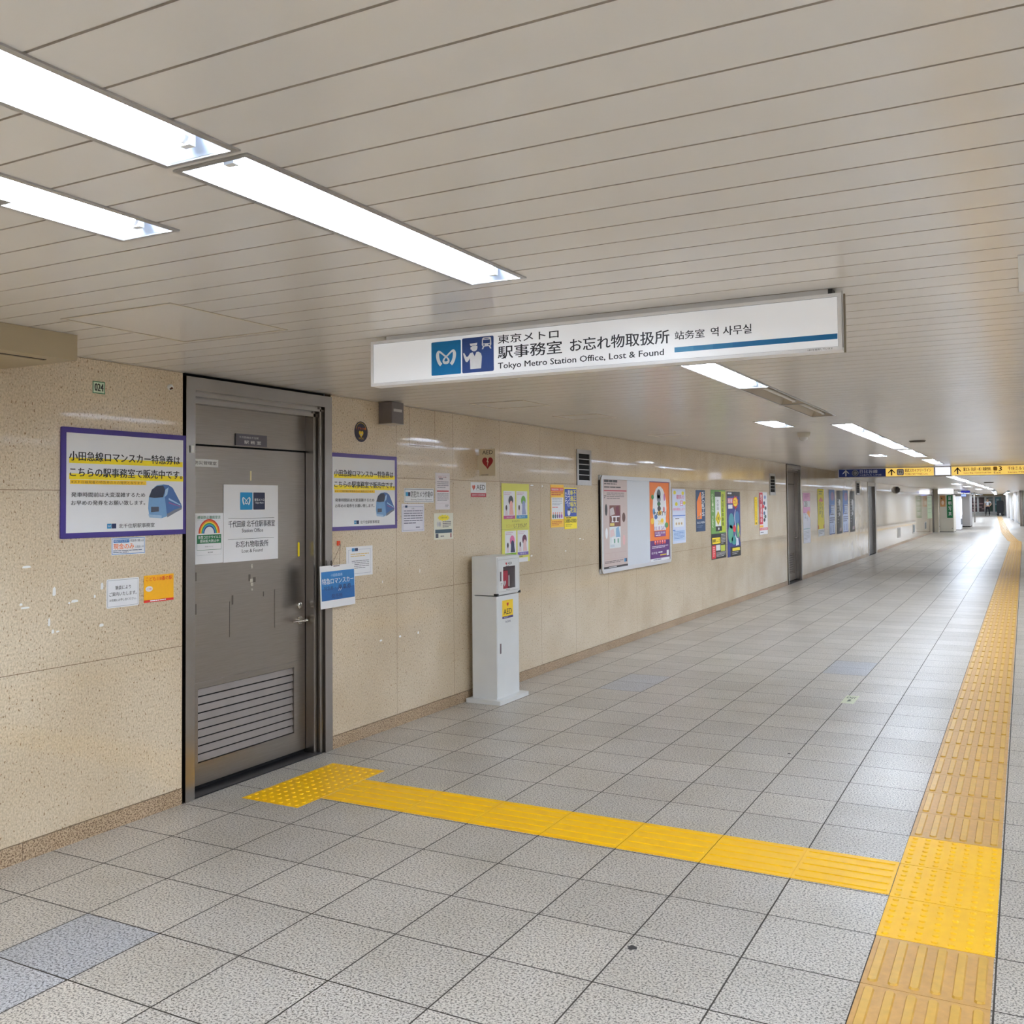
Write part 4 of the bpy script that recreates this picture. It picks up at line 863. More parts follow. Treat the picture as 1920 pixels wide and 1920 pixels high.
# ------------------------------------------------------------------ vents
def vent(y0, y1, z0, z1, n, label):
    t = empty('wall_vent', (0, (y0+y1)/2, z0)); c = (y0+y1)/2; h = z1-z0; w_ = (y1-y0)/2; fr = .055*(h/.38); b = MB()
    b.box(.001, .012, -w_, w_, 0, fr, M_ALU); b.box(.001, .012, -w_, w_, h-fr*.8, h, M_ALU); b.box(.001, .012, -w_, -w_+fr*.8, fr, h-fr*.8, M_ALU); b.box(.001, .012, w_-fr*.8, w_, fr, h-fr*.8, M_ALU); b.build('vent_frame', t)
    b = MB(); b.box(.001, .002, -w_+fr*.8, w_-fr*.8, fr, h-fr*.8, M_DARK); b.build('vent_duct', t)
    b = MB(); p = (h-1.8*fr)/n
    for k in range(1, n): b.box(.002, .010, -w_+fr*.8, w_-fr*.8, fr+p*k-.004, fr+p*k+.004, M_ALU)
    b.build('vent_slat', t); tag(t, label, 'vent', 'wall vents')
vent(9.143, 9.513, 1.805, 2.178, 5, 'grey-framed black vent just left above the poster board')
vent(17.70, 18.15, 1.737, 2.134, 5, 'small black vent left of the second steel door')
vent(27.92, 28.5, 1.79, 2.15, 5, 'tiny dark vent right of the row of blue posters')
for k, (a, c_) in enumerate(((37.45, 38.35), (42.75, 43.6), (48.0, 49.0))):
    b = MB(); b.box(.001, .012, a, c_, .27, .64, M_ALU); b.box(.012, .013, a+.1, c_-.1, .31, .60, P(150, 146, 138) if k == 0 else P(70, 84, 88)); place(b.build('floor_grille'), (0, (a+c_)/2, .27))
    tag(bpy.context.scene.objects[-1] if False else C.objects[-1], 'low grille plate in the far wall, '+['nearest', 'middle', 'farthest'][k]+' of three', 'grille', 'low grilles')

# ------------------------------------------------------------------ posters
def yellow_poster():
    s = Sheet((.004, 7.515, 1.085), (0, 1, 0), (0, 0, 1), .535, .715, .001); Yp = mat('lime_paper', (222, 220, 96), .5)
    cards = [(.06, .555, .47, .905, P(198, 90, 140), P(40, 36, 44), P(240, 180, 170), 'あなたの声'), (.52, .555, .93, .905, P(70, 150, 200), P(110, 170, 60), P(150, 160, 200), '思いやり'), (.10, .085, .50, .405, P(130, 180, 40), P(226, 110, 160), P(50, 50, 90), 'マナー'), (.55, .085, .96, .405, P(120, 100, 180), P(100, 30, 66), P(226, 190, 190), '見守り')]
    for n_, (a, v0_, c_, v1_, band, hair, skin, tx) in enumerate(cards):
        CF = 'cartoon_figure#%d' % n_; PC = 'picture_card#%d' % n_
        s.rect(PC, PW, a, v0_, c_, v1_, 1); s.rect(PC, band, a, v0_, c_, v0_+.042, 2); s.text(PC, WP, tx, a+.1, v0_+.01, c_-.1, v0_+.032, 3)
        s.ell(CF, hair, a+.26, v1_-.12, .085, .062, 2); s.ell(CF, skin, a+.27, v1_-.18, .06, .06, 3); s.poly(CF, skin, [(a+.2, v0_+.05), (a+.36, v0_+.05), (a+.32, v0_+.16), (a+.22, v0_+.16)], 2)
        s.ell(CF, P(60, 40, 44), a+.1, v0_+.14, .03, .035, 2); s.poly(CF, P(230, 210, 216), [(a+.05, v0_+.05), (a+.15, v0_+.05), (a+.13, v0_+.12), (a+.07, v0_+.12)], 2); s.lines('lettering', P(210, 160, 176), a+.03, v1_-.06, a+.28, v1_-.02, 2, .3, 2)
    s.text('lettering', P(120, 110, 30), '働く女性の声から', .36, .515, .64, .535, 2); s.text('lettering', P(196, 170, 50), 'カスハラ', .14, .445, .42, .49, 2, .01); s.text('lettering', P(110, 90, 20), 'してませんか？', .43, .44, .90, .495, 2, .02)
    s.rect('fold_line', P(170, 166, 80), .0, .425, 1, .429, 1); s.rect('foot_strip', PW, .42, -.0, .94, .055, 1); s.lines('lettering', P(90, 90, 60), .55, .06, .9, .078, 1, .6, 2)
    finish(s, 'tall_poster', Yp, 'lime yellow poster with four cartoon cards behind the AED cabinet', 'poster')
yellow_poster()
s = wall_sheet(8.518, 8.824, 1.382, 1.803, .002, .001)
s.rect('red_heading', P(226, 76, 50), .03, .84, .97, .93, 1); s.text('red_heading', WP, '特殊詐欺に注意', .08, .86, .92, .91, 2, .03); s.rect('white_panel', PW, .06, .19, .96, .70, 1); s.lines('lettering', P(200, 60, 40), .06, .73, .94, .82, 2, .5, 1)
s.lines('lettering', P(150, 150, 160), .12, .50, .86, .68, 5, .3, 2); s.lines('lettering', P(220, 60, 60), .12, .45, .9, .48, 1, .6, 2)
for k in range(5): s.ell('crowd_picture', P(60+25*k, 110-10*k, 90+20*k), .18+.16*k, .26, .06, .05, 2); s.ell('crowd_picture', P(230, 150, 140), .18+.16*k, .33, .04, .03, 3)
s.lines('lettering', P(200, 90, 20), .08, .03, .85, .14, 3, .4, 1); finish(s, 'fraud_poster', P(248, 196, 60), 'orange and red text poster left of the blue and yellow one', 'poster')
s = wall_sheet(8.834, 9.140, 1.358, 1.776, .003, .001)
s.rect('blue_field', P(36, 72, 168), .02, .30, .98, .97, 1); s.vtext('lettering', P(250, 236, 50), '不正改造', .70, .38, .94, .94, 2, .03); s.vtext('lettering', P(250, 236, 50), '車通報を', .46, .38, .68, .94, 2, .03); s.vtext('lettering', WP, '見つけ', .26, .52, .45, .94, 2, .03); s.vtext('lettering', WP, 'たら', .06, .60, .24, .90, 2, .03)
s.ell('police_figure', P(236, 236, 240), .35, .40, .12, .08, 2); s.ell('police_figure', P(30, 30, 40), .35, .47, .1, .03, 3)
s.text('lettering', KP, '3880-0300', .06, .15, .94, .24, 2, .03); s.lines('lettering', KP, .1, .25, .9, .28, 1, .6, 1); s.lines('lettering', P(150, 130, 30), .08, .04, .6, .11, 2, .4, 1)
finish(s, 'hotline_poster', P(250, 226, 30), 'blue and yellow lettered poster left of the first vent', 'poster')

def board():
    y0, y1, z0, z1 = 9.722, 12.045, .850, 1.922
    t = empty('poster_board', (0, (y0+y1)/2, z0)); L = []
    b = MB(); r = .03; W_, H_ = y1-y0, z1-z0
    s = Sheet((.001, y0, z0), (0, 1, 0), (0, 0, 1), W_, H_, .03); L.append((s.slab(mat('white_board', (216, 221, 228), .28), .022)).build('board_panel', t))
    f = MB(); wd = .042
    def rr(w0, w1, h0, h1, rad):
        pts = []
        for a, c_, an in ((w1-rad, h0+rad, -90), (w1-rad, h1-rad, 0), (w0+rad, h1-rad, 90), (w0+rad, h0+rad, 180)):
            for k in range(5): q = math.radians(an+22.5*k); pts.append((a+rad*math.cos(q), c_+rad*math.sin(q)))
        return pts
    o_, i_ = rr(0, W_, 0, H_, .05), rr(wd, W_-wd, wd, H_-wd, .008)
    X = lambda p, d: (.001+d, y0+p[0], z0+p[1])
    for k in range(len(o_)):
        a, c_, p, q = o_[k], o_[(k+1) % 20], i_[k], i_[(k+1) % 20]
        f.face([X(a, .036), X(c_, .036), X(q, .036), X(p, .036)], M_ALUL); f.face([X(a, 0), X(c_, 0), X(c_, .036), X(a, .036)], M_ALU); f.face([X(p, .036), X(q, .036), X(q, .02), X(p, .02)], M_ALUL)
    L.append(f.build('board_frame', t))
    for o in L: o.data.transform(Matrix.Translation(-t.location))
    tag(t, 'large silver-framed white board holding two posters', 'board')
    # left poster
    s = wall_sheet(9.80, 10.52, .895, 1.890, .0235, .0008); bg = mat('mauve_paper', (204, 186, 180), .5); dk = P(60, 54, 54); rd = P(186, 46, 70); br_ = P(96, 60, 50)
    s.lines('lettering', dk, .04, .955, .95, .985, 1, .9, 1, 2); s.lines('lettering', dk, .04, .92, .9, .945, 1, .4, 1, 3); s.lines('lettering', dk, .04, .885, .95, .91, 1, .5, 1, 4)
    s.rect('red_rule', rd, .03, .858, .97, .87, 1); s.lines('lettering', P(90, 84, 84), .14, .76, .86, .84, 4, .3, 1, 6); s.lines('lettering', dk, .03, .77, .12, .81, 2, .5, 1, 1)
    for (v0_, cols) in ((.46, ((120, 70, 60), (110, 30, 50), (200, 190, 190), (70, 50, 50), (220, 200, 110))), (.22, ((220, 226, 226), (140, 180, 210), (226, 200, 200), (90, 160, 130), (200, 210, 216)))):
        s.rect('station_map', P(*cols[0]), .24, v0_, .70, v0_+.24, 1); s.poly('station_map', P(*cols[1]), [(.5, v0_+.10), (.68, v0_+.12), (.62, v0_+.24), (.5, v0_+.22)], 2); s.poly('station_map', P(*cols[2]), [(.26, v0_+.12), (.46, v0_+.14), (.40, v0_+.22), (.26, v0_+.2)], 2)
        s.rect('station_map', WP, .32, v0_+.105, .66, v0_+.12, 3); s.rect('station_map', WP, .32, v0_+.05, .62, v0_+.06, 3)
        for q in range(4): s.rect('station_map', P(*cols[3]) if q % 2 else WP, .34+q*.075, v0_+.055, .385+q*.075, v0_+.105, 4)
        s.rect('station_map', P(*cols[4]), .26, v0_+.01, .44, v0_+.04, 2)
    s.ell('map_badge', dk, .11, .65, .05, .065, 1); s.ell('map_badge', br_, .84, .56, .07, .055, 1); s.ell('map_badge', WP, .12, .39, .05, .06, 1); s.ell('map_badge', P(226, 180, 180), .84, .30, .06, .06, 1)
    s.frame('border', P(190, 150, 150), .04, .10, .27, .17, .002, 1); s.frame('border', P(190, 150, 150), .29, .10, .48, .17, .002, 1); s.frame('border', P(190, 150, 150), .5, .10, .95, .17, .002, 1)
    s.lines('lettering', dk, .04, .05, .8, .08, 2, .4, 1, 8); s.rect('operator_logo', P(60, 140, 190), .84, .05, .9, .09, 1); s.rect('operator_logo', P(20, 40, 80), .9, .05, .96, .09, 1); s.rect('foot_band', P(54, 48, 48), 0, 0, 1, .022, 1); s.lines('foot_band', P(200, 196, 196), .2, .006, .8, .016, 1, .9, 2)
    finish(s, 'guide_poster', bg, 'mauve poster with two small maps on the left of the board', 'poster')
    s = wall_sheet(11.28, 12.005, .893, 1.885, .0235, .0008); og = mat('orange_poster_paper', (232, 122, 44), .5); pu = P(96, 44, 116)
    s.rect('purple_band', pu, 0, .03, 1, .255, 1); s.rect('purple_top', pu, 0, .985, 1, 1, 1); s.rect('foot_band', PW, 0, 0, 1, .03, 1); s.ell('white_burst', WP, .5, .66, .36, .28, 1, 18); s.rect('white_burst', WP, .2, .38, .82, .6, 2)
    for (a, v, ru, rv, cc) in ((.46, .84, .1, .06, (50, 56, 54)), (.46, .78, .1, .05, (130, 134, 140)), (.46, .715, .09, .03, (40, 110, 60)), (.47, .655, .09, .035, (44, 44, 44)), (.14, .80, .07, .03, (60, 130, 70)), (.85, .44, .1, .035, (60, 130, 60)), (.75, .80, .04, .05, (190, 100, 160)), (.2, .62, .06, .04, (90, 150, 200)), (.12, .5, .08, .04, (246, 200, 50)), (.5, .60, .1, .03, (240, 190, 60)), (.72, .64, .05, .04, (220, 120, 130)), (.3, .55, .08, .03, (60, 100, 160)), (.62, .5, .08, .03, (250, 214, 60))): s.ell('mascot_free_shapes', P(*cc), a, v, ru, rv, 3, 12)
    s.text('lettering', KP, 'PARTY', .2, .565, .84, .615, 5, .03); s.text('lettering', P(240, 200, 30), '2025', .40, .455, .68, .505, 5, .04); s.text('lettering', P(150, 90, 160), '10.18 SAT', .22, .385, .80, .43, 5, .02)
    s.rect('date_panel', P(130, 70, 140), .22, .30, .8, .37, 4); s.text('lettering', WP, '11:00-15:00', .26, .335, .76, .36, 5, .02); s.lines('lettering', WP, .28, .31, .74, .325, 1, .8, 5)
    for k in range(5): s.ell('red_badge', P(230, 80, 60), .25+.125*k, .235, .045, .032, 3); s.ell('red_badge', WP, .25+.125*k, .24, .015, .012, 4)
    s.lines('lettering', WP, .08, .15, .92, .185, 2, .4, 3); s.text('lettering', WP, '北千住', .05, .085, .35, .115, 3, .03); s.lines('lettering', WP, .4, .09, .8, .11, 1, .7, 3); s.rect('lettering', P(240, 210, 60), .5, .06, .82, .075, 3); s.rect('notice_box', PW, .84, .05, .95, .12, 3)
    s.lines('foot_band', P(60, 70, 120), .15, .008, .9, .02, 1, .7, 2)
    finish(s, 'event_poster', og, 'orange and purple event poster on the right of the board', 'poster')
board()
def posters():
    s = wall_sheet(12.205, 12.76, 1.074, 1.80, .002, .001)
    s.text('lettering', P(226, 110, 150), '都民の', .30, .81, .90, .89, 2, .03); s.text('lettering', P(226, 80, 110), '日', .6, .68, .78, .78, 2, .04); s.text('lettering', P(236, 140, 170), '無料開放します', .06, .60, .94, .65, 2, .03)
    for (a, v) in ((.18, .93), (.8, .92), (.3, .72), (.9, .74)): s.ell('yellow_bubble', P(226, 214, 40), a, v, .10, .035, 1)
    s.rect('blue_band', P(50, 110, 200), .02, .50, .98, .515, 1); s.rect('white_panel', PW, .12, .30, .85, .46, 1); s.lines('lettering', P(80, 80, 90), .2, .44, .75, .46, 1, .7, 2)
    for k in range(3): s.ell('small_icon', P(200, 170, 130), .28+.2*k, .36, .06, .025, 2)
    s.rect('blue_panel', P(190, 212, 240), .05, .05, .95, .24, 1); s.lines('lettering', P(70, 120, 190), .1, .07, .9, .22, 6, .3, 2); s.rect('blue_band', P(50, 110, 200), .02, .235, .2, .25, 2)
    finish(s, 'day_poster', mat('pale_blue_paper', (214, 222, 244), .5), 'pale blue and pink poster just right of the big board', 'poster')
    s = wall_sheet(13.235, 13.68, 1.203, 1.791, .002, .001); s.poly('orange_shape', P(244, 130, 40), [(.1, .30), (.1, .72), (.45, .95), (.55, .95), (.62, .6), (.62, .30)], 1); s.vtext('lettering', WP, 'SPORTS', .63, .36, .92, .96, 2, .03)
    s.poly('white_tick', WP, [(.12, .38), (.3, .32), (.55, .48), (.5, .40), (.3, .335), (.16, .34)], 2); s.rect('orange_rule', P(250, 170, 60), .1, .50, .62, .505, 3); s.text('lettering', WP, '10.13 MON', .1, .19, .92, .24, 2, .03); s.lines('lettering', P(150, 170, 200), .1, .08, .7, .14, 2, .2, 1)
    finish(s, 'sports_poster', mat('navy_paper', (36, 66, 104), .5), 'navy poster with a big orange shape', 'poster')
    s = wall_sheet(13.97, 14.76, .768, 1.802, .002, .001); lime = P(190, 206, 50)
    s.rect('lime_field', lime, .55, .38, .98, .98, 1); s.rect('panel', P(30, 34, 30), .25, .90, .68, .975, 2); s.rect('panel', WP, .28, .47, .66, .90, 2); s.rect('panel', P(24, 26, 24), .30, .40, .72, .47, 2); s.vtext('lettering', P(120, 124, 130), '大会議', .38, .70, .52, .86, 3)
    s.poly('diamond', P(240, 214, 30), [(.47, .48), (.66, .58), (.47, .70), (.28, .58)], 3); s.poly('diamond', KP, [(.47, .50), (.62, .58), (.47, .68), (.32, .58)], 4); s.poly('diamond', P(240, 214, 30), [(.47, .51), (.60, .58), (.47, .67), (.34, .58)], 5); s.text('diamond', KP, '仰', .42, .56, .52, .61, 6, .03)
    s.ell('small_white', WP, .5, .435, .05, .018, 3); s.vtext('lettering', P(50, 60, 20), '仰天回転体験展', .72, .46, .86, .94, 3, .02); s.vtext('lettering', P(230, 236, 210), 'DESIGN WEEK', .06, .45, .16, .94, 3, .01)
    s.rect('black_field', P(36, 36, 38), 0, 0, 1, .365, 1); s.rect('yellow_box', P(244, 214, 40), .05, .22, .60, .31, 2); s.text('yellow_box', KP, '体験しよう', .08, .24, .56, .29, 3, .03); s.lines('lettering', P(200, 200, 200), .66, .2, .95, .35, 7, .4, 2)
    s.rect('red_box', P(206, 40, 50), .02, .01, .28, .20, 2); s.lines('red_box', P(240, 160, 160), .08, .03, .22, .18, 5, .6, 3); s.rect('white_box', P(226, 228, 230), .30, .12, .58, .20, 2); s.rect('green_box', P(190, 200, 70), .62, .10, .92, .19, 2); s.lines('lettering', P(200, 200, 200), .32, .02, .95, .09, 4, .4, 2)
    finish(s, 'exhibition_poster', mat('green_paper', (110, 160, 80), .5), 'tall green poster with a black framed yellow diamond', 'poster')
    s = wall_sheet(14.84, 15.62, .756, 1.782, .003, .001); tl = P(60, 140, 150)
    s.rect('dark_field', P(40, 40, 48), 0, .93, 1, 1, 1); s.lines('lettering', WP, .05, .95, .6, .985, 1, .7, 2); s.rect('pink_title', P(226, 120, 150), .04, .82, .42, .90, 2); s.text('pink_title', WP, '恐竜', .07, .83, .40, .89, 3, .03); s.rect('white_title', WP, .08, .74, .40, .80, 2)
    star = [(.62+(.26 if k % 2 else .19)*math.cos(2*math.pi*k/18), .84+(.105 if k % 2 else .075)*math.sin(2*math.pi*k/18)) for k in range(18)]; s.poly('red_burst', P(222, 40, 40), star, 3); s.ell('red_burst', P(250, 214, 50), .62, .84, .17, .07, 4); s.text('red_burst', P(214, 40, 30), 'コレ', .50, .81, .74, .87, 5, .05); s.poly('red_burst', P(222, 40, 40), [(.55, .78), (.72, .78), (.64, .72)], 3)
    for (a, v, ru, rv, r_, cc) in ((.3, .55, .2, .12, 0, (70, 150, 160)), (.25, .35, .2, .14, 0, (90, 170, 140)), (.75, .6, .16, .1, 0, (60, 120, 170)), (.8, .40, .12, .12, 0, (110, 180, 120)), (.5, .25, .2, .07, 0, (60, 150, 150))): s.ell('swirl', P(*cc), a, v, ru, rv, 1, 14)
    s.ell('red_ball', P(220, 40, 56), .52, .43, .11, .055, 3); s.stroke('white_trail', WP, [(.62, .72, .02), (.55, .6, .03), (.62, .46, .03), (.58, .35, .02), (.7, .25, .05)], 0, 2, n=4); s.ell('yellow_flame', P(240, 210, 70), .84, .42, .06, .06, 3); s.poly('yellow_flame', P(240, 200, 90), [(.86, .38), (.92, .28), (.98, .2), (.94, .32)], 3)
    s.poly('white_trail', P(220, 226, 240), [(.62, .16), (.86, .17), (.8, .28), (.66, .27)], 3)
    s.rect('dark_field', P(34, 34, 36), .2, 0, 1, .15, 3); s.rect('lettering', P(240, 220, 60), .35, .085, .92, .13, 4); s.lines('lettering', P(180, 180, 180), .34, .02, .8, .07, 2, .4, 4)
    finish(s, 'science_poster', mat('deep_blue_paper', (52, 62, 130), .5), 'dark blue poster with a red burst, right of the green one', 'poster')
    s = wall_sheet(16.58, 16.76, 1.222, 1.70, .003, .001); s.vtext('lettering', P(110, 90, 20), '車内防犯対策実施中', .35, .15, .65, .92, 1, .02); s.rect('dark_mark', KP, .35, .03, .65, .09, 1)
    finish(s, 'narrow_poster', mat('plain_yellow_paper', (250, 210, 20), .5), 'very narrow yellow strip poster before the red and white one', 'poster')
    s = wall_sheet(16.91, 17.50, 1.042, 1.788, .003, .001); s.rect('red_strip', P(200, 30, 54), 0, .24, .42, .99, 1); s.vtext('lettering', WP, '地下鉄運動会', .10, .28, .34, .95, 2, .04)
    for (a, v, cc) in ((.7, .88, (130, 150, 200)), (.6, .74, (60, 70, 110)), (.75, .62, (50, 50, 60)), (.6, .5, (90, 120, 160)), (.72, .42, (40, 90, 80)), (.6, .34, (50, 50, 60)), (.5, .66, (220, 60, 80))): s.ell('sketch_figure', P(*cc), a, v, .13, .045, 2, 9)
    s.rect('orange_strip', P(244, 180, 50), 0, .17, .45, .22, 1); s.rect('red_strip', P(220, 90, 100), 0, .1, 1, .16, 1); s.text('lettering', WP, '11.3 MON', .08, .11, .9, .15, 2, .03); s.lines('lettering', P(110, 110, 130), .1, .03, .8, .06, 1, .6, 1)
    finish(s, 'sumo_poster', PW, 'white poster with a red left strip under the second vent', 'poster')
    # posters beyond the second door
    s = wall_sheet(20.66, 21.42, .736, 1.797, .003, .001); s.rect('pink_field', P(212, 150, 186), 0, .60, 1, 1, 1); s.rect('white_panel', PW, .08, .72, .98, .84, 2); s.text('lettering', KP, 'ZEB', .15, .73, .60, .83, 3, .03); s.lines('lettering', P(160, 90, 140), .2, .88, .8, .97, 3, .5, 2)
    s.poly('orange_shape', P(240, 170, 90), [(.5, .6), (.9, .5), (.95, .62), (.7, .66)], 2); s.vtext('lettering', P(40, 90, 120), 'しん', .2, .48, .42, .62, 2, .03); s.vtext('lettering', P(60, 60, 90), 'じつ', .5, .44, .65, .54, 2); s.rect('teal_rule', P(60, 150, 150), .05, .28, .9, .29, 1); s.lines('lettering', P(150, 150, 160), .1, .05, .85, .24, 7, .3, 1)
    finish(s, 'pink_poster', mat('white_poster_paper', (226, 226, 236), .5), 'pink-topped poster, first beyond the second steel door', 'poster')
    s = wall_sheet(22.28, 23.05, .833, 1.896, .003, .001); s.rect('white_panel', PW, 0, 0, 1, .15, 1); s.poly('red_roof', P(206, 90, 60), [(.2, .76), (.5, .83), (.8, .76), (.8, .73), (.2, .73)], 1); s.vtext('lettering', P(70, 70, 20), 'どうなの', .55, .38, .82, .70, 1, .03); s.vtext('lettering', P(70, 70, 20), '空き家', .25, .45, .48, .72, 1, .02); s.lines('lettering', P(130, 130, 40), .2, .86, .8, .96, 2, .5, 1)
    s.poly('red_corner', P(180, 60, 40), [(.0, .16), (.15, .16), (.12, .22), (.0, .25)], 1); s.poly('red_corner', P(180, 60, 40), [(1, .16), (.85, .16), (.88, .22), (1, .25)], 1); s.lines('lettering', P(110, 110, 120), .1, .03, .9, .12, 3, .4, 2)
    finish(s, 'house_poster', mat('bright_yellow_paper', (236, 220, 50), .5), 'bright yellow poster beyond the second steel door', 'poster')
    for k, (a, c_, ex) in enumerate(((23.70, 24.46, 'first'), (25.63, 26.47, 'second'))):
        s = wall_sheet(a, c_, .822 if k else .826, 1.896, .003, .001); s.rect('blue_field', P(96, 140, 214), .0, .66, 1, 1, 1); s.poly('blue_field', P(60, 110, 200), [(0, .40), (.35, .5), (.3, .66), (0, .66)], 2); s.ell('violet_cloud', P(170, 140, 190), .6, .85, .3, .1, 2); s.rect('dark_rule', P(40, 60, 120), .3, .63, .9, .642, 2)
        s.lines('lettering', P(90, 100, 140), .3, .42, .8, .58, 4, .2, 2, k); s.rect('lettering', P(50, 54, 80), .2, .44, .85, .455, 2); s.lines('lettering', P(120, 130, 170), .08, .24, .95, .38, 3, .6, 1, 2); s.vtext('lettering', P(60, 90, 160), '入試相談', .16, .04, .34, .2, 1, .02); s.vtext('lettering', P(60, 90, 160), '学校説明', .60, .04, .78, .2, 1, .02); s.rect('foot_band', P(40, 60, 140), .05, 0, 1, .02, 2)
        finish(s, 'school_poster', mat('pale_school_paper', (204, 216, 244), .5), 'blue fading to white poster, '+['nearer', 'farther'][k]+' of the matching pair', 'poster', 'blue school posters')
    for k, (a, c_) in enumerate(((24.77, 25.50), (26.78, 27.57))):
        s = wall_sheet(a, c_, .812 if k == 0 else .80, 1.884, .003, .001)
        s.rect('pale_side', P(96, 100, 100), .62, .12, 1, 1, 1); s.ell('white_gown', P(226, 226, 230), .55, .72, .2, .08, 2, 12); s.ell('white_gown', P(206, 206, 210), .62, .6, .14, .1, 2, 10); s.ell('white_gown', P(190, 190, 194), .5, .45, .14, .05, 2, 8); s.poly('foot_patch', P(150, 130, 134), [(.45, .05), (.9, .06), (.95, .14), (.5, .13)], 2)
        s.lines('lettering', P(190, 190, 190), .1, .2, .4, .8, 9, .12, 2, k)
        finish(s, 'dark_poster', mat('charcoal_paper', (44, 41, 41), .5), 'charcoal photo poster, '+['nearer' , 'farther'][k]+' of the two beside blue posters', 'poster', 'charcoal posters')
    s = wall_sheet(49.7, 52.2, .75, 1.84, .004, .002); s.lines('lettering', P(120, 150, 110), .1, .1, .9, .95, 5, .12, 1, 9)
    finish(s, 'green_notice', mat('pale_green_board', (176, 196, 160), .4), 'pale green notice board low before the last steel door', 'notice board')
posters()

# torn paper scraps left on the stone
def scraps(lst, lab, grp):
    for (y, z, w_, h_) in lst:
        s = wall_sheet(y-w_/2, y+w_/2, z-h_/2, z+h_/2, .0008, .0004)
        b = MB(); pts = [(0, .1), (.45, 0), (1, .15), (.95, .8), (.6, 1), (.1, .85)]
        b.face([s.P(u, v, .0004) for u, v in pts], M_PLAST); b.face([s.P(u, v, 0) for u, v in pts][::-1], M_PLAST)
        o = b.build('paper_scrap'); place(o, (0.0008, y, z)); tag(o, lab, 'paper scrap', grp)
scraps([(2.912, 1.343, .045, .012), (3.058, 1.218, .018, .045), (3.171, 1.162, .040, .014), (2.886, 1.172, .015, .012), (2.907, 1.155, .045, .01), (3.328, 1.222, .016, .036), (3.326, 1.028, .026, .016), (3.032, 1.075, .012, .04), (3.052, 1.029, .014, .02), (3.078, 1.026, .018, .009), (3.285, 1.175, .012, .016), (3.14, 1.155, .012, .01)], 'small torn white paper scrap on the stone wall left of the door', 'white scraps left of the door')
scraps([(5.698, .648, .03, .014), (5.938, .648, .028, .016), (6.18, .646, .02, .02), (5.72, 1.064, .008, .02), (6.206, 1.113, .008, .03)], 'small torn white paper scrap on the wall between door and AED cabinet', 'white scraps right of the door')
scraps([(8.12, 1.79, .06, .012), (8.34, 1.785, .02, .02), (8.10, 1.13, .04, .015), (9.22, 1.25, .05, .012), (9.30, 1.24, .03, .010), (8.86, 1.14, .03, .014)], 'small white scrap on the wall between the lime poster and the board', 'white scraps near the lime poster')

# ------------------------------------------------------------------ ceiling things
def hatch(x0, x1, y0, y1, lab):
    b = MB(); wd = .012; m = mat('hatch_rim', (188, 178, 160), .5); z = ZC
    for (a, c_, p, q) in ((x0, x1, y0, y0+wd), (x0, x1, y1-wd, y1), (x0, x0+wd, y0+wd, y1-wd), (x1-wd, x1, y0+wd, y1-wd)): b.box(a, c_, p, q, z-.003, z-.0005, m)
    t = b.build('access_hatch'); place(t, ((x0+x1)/2, (y0+y1)/2, z)); tag(t, lab, 'hatch', 'ceiling hatches')
    f = MB(); f.box(x0+wd+.004-t.location.x, x1-wd-.004-t.location.x, y0+wd+.004-t.location.y, y1-wd-.004-t.location.y, -.0012, -.0004, M_CEIL); f.build('hatch_panel', t)
hatch(.76, 1.36, 2.51, 3.147, 'square ceiling hatch with worn edges above the steel door')
hatch(.48, .93, 6.15, 6.59, 'square ceiling hatch just under the hanging sign')
hatch(.56, .97, 7.41, 7.85, 'ceiling hatch above the AED cabinet')
hatch(.46, .80, 10.0, 10.42, 'faint ceiling hatch above the poster board')
t = empty('ceiling_camera', (2.0, 10.68, ZC)); b = MB(); b.tube([(0, 0, 0), (0, 0, -.02), (0, 0, -.05)], [.068, .068, .058], mat('camera_housing', (190, 182, 166), .4), 20); b.build('housing', t, smooth=True); b = MB()
b.tube([(0, 0, -.05), (0, 0, -.072), (0, 0, -.086), (0, 0, -.092)], [.05, .044, .026, .006], mat('camera_dome', (200, 196, 190), .12), 20); b.build('dome', t, smooth=True); tag(t, 'beige dome security camera on the ceiling before the second door', 'camera')
b = MB(); b.tube([(2.93, 12.95, ZC-.001), (2.93, 12.95, ZC-.02)], [.10, .085], mat('speaker_grille', (92, 86, 80), .6), 24); o = b.build('ceiling_speaker', smooth=True); place(o, (2.93, 12.95, ZC)); tag(o, 'round dark grey ceiling speaker left of the row of far lamps', 'speaker')
o['label'] = 'round dark grey ceiling speaker right of the main lamp row'
b = MB(); b.tube([(3.1, 34, ZF), (3.1, 34, ZF-.03)], [.15, .12], mat('speaker_grille', (92, 86, 80), .6), 20); o = b.build('ceiling_speaker', smooth=True); place(o, (3.1, 34, ZF)); tag(o, 'far round dark disc on the low ceiling beyond the signs', 'speaker')
b = MB(); b.tube([(0, 37.2, 2.0), (.06, 37.2, 2.0), (.14, 37.2, 1.99)], [.13, .13, .06], mat('black_dome', (40, 36, 36), .3), 16); o = b.build('dome_camera', smooth=True); place(o, (0, 37.2, 2.0)); tag(o, 'black dome camera high on the far cream wall', 'camera')
b = MB(); b.tube([(4.17, 7.94, ZC), (4.17, 7.94, ZC-.02), (4.17, 7.94, ZC-.035), (4.17, 7.94, ZC-.045)], [.05, .05, .035, .012], M_PLAST, 20); o = b.build('smoke_detector', smooth=True); place(o, (4.17, 7.94, ZC)); tag(o, 'white detector on the ceiling at the right edge', 'detector')
t = empty('ceiling_panel_unit', (4.35, 3.59, ZC)); b = MB()
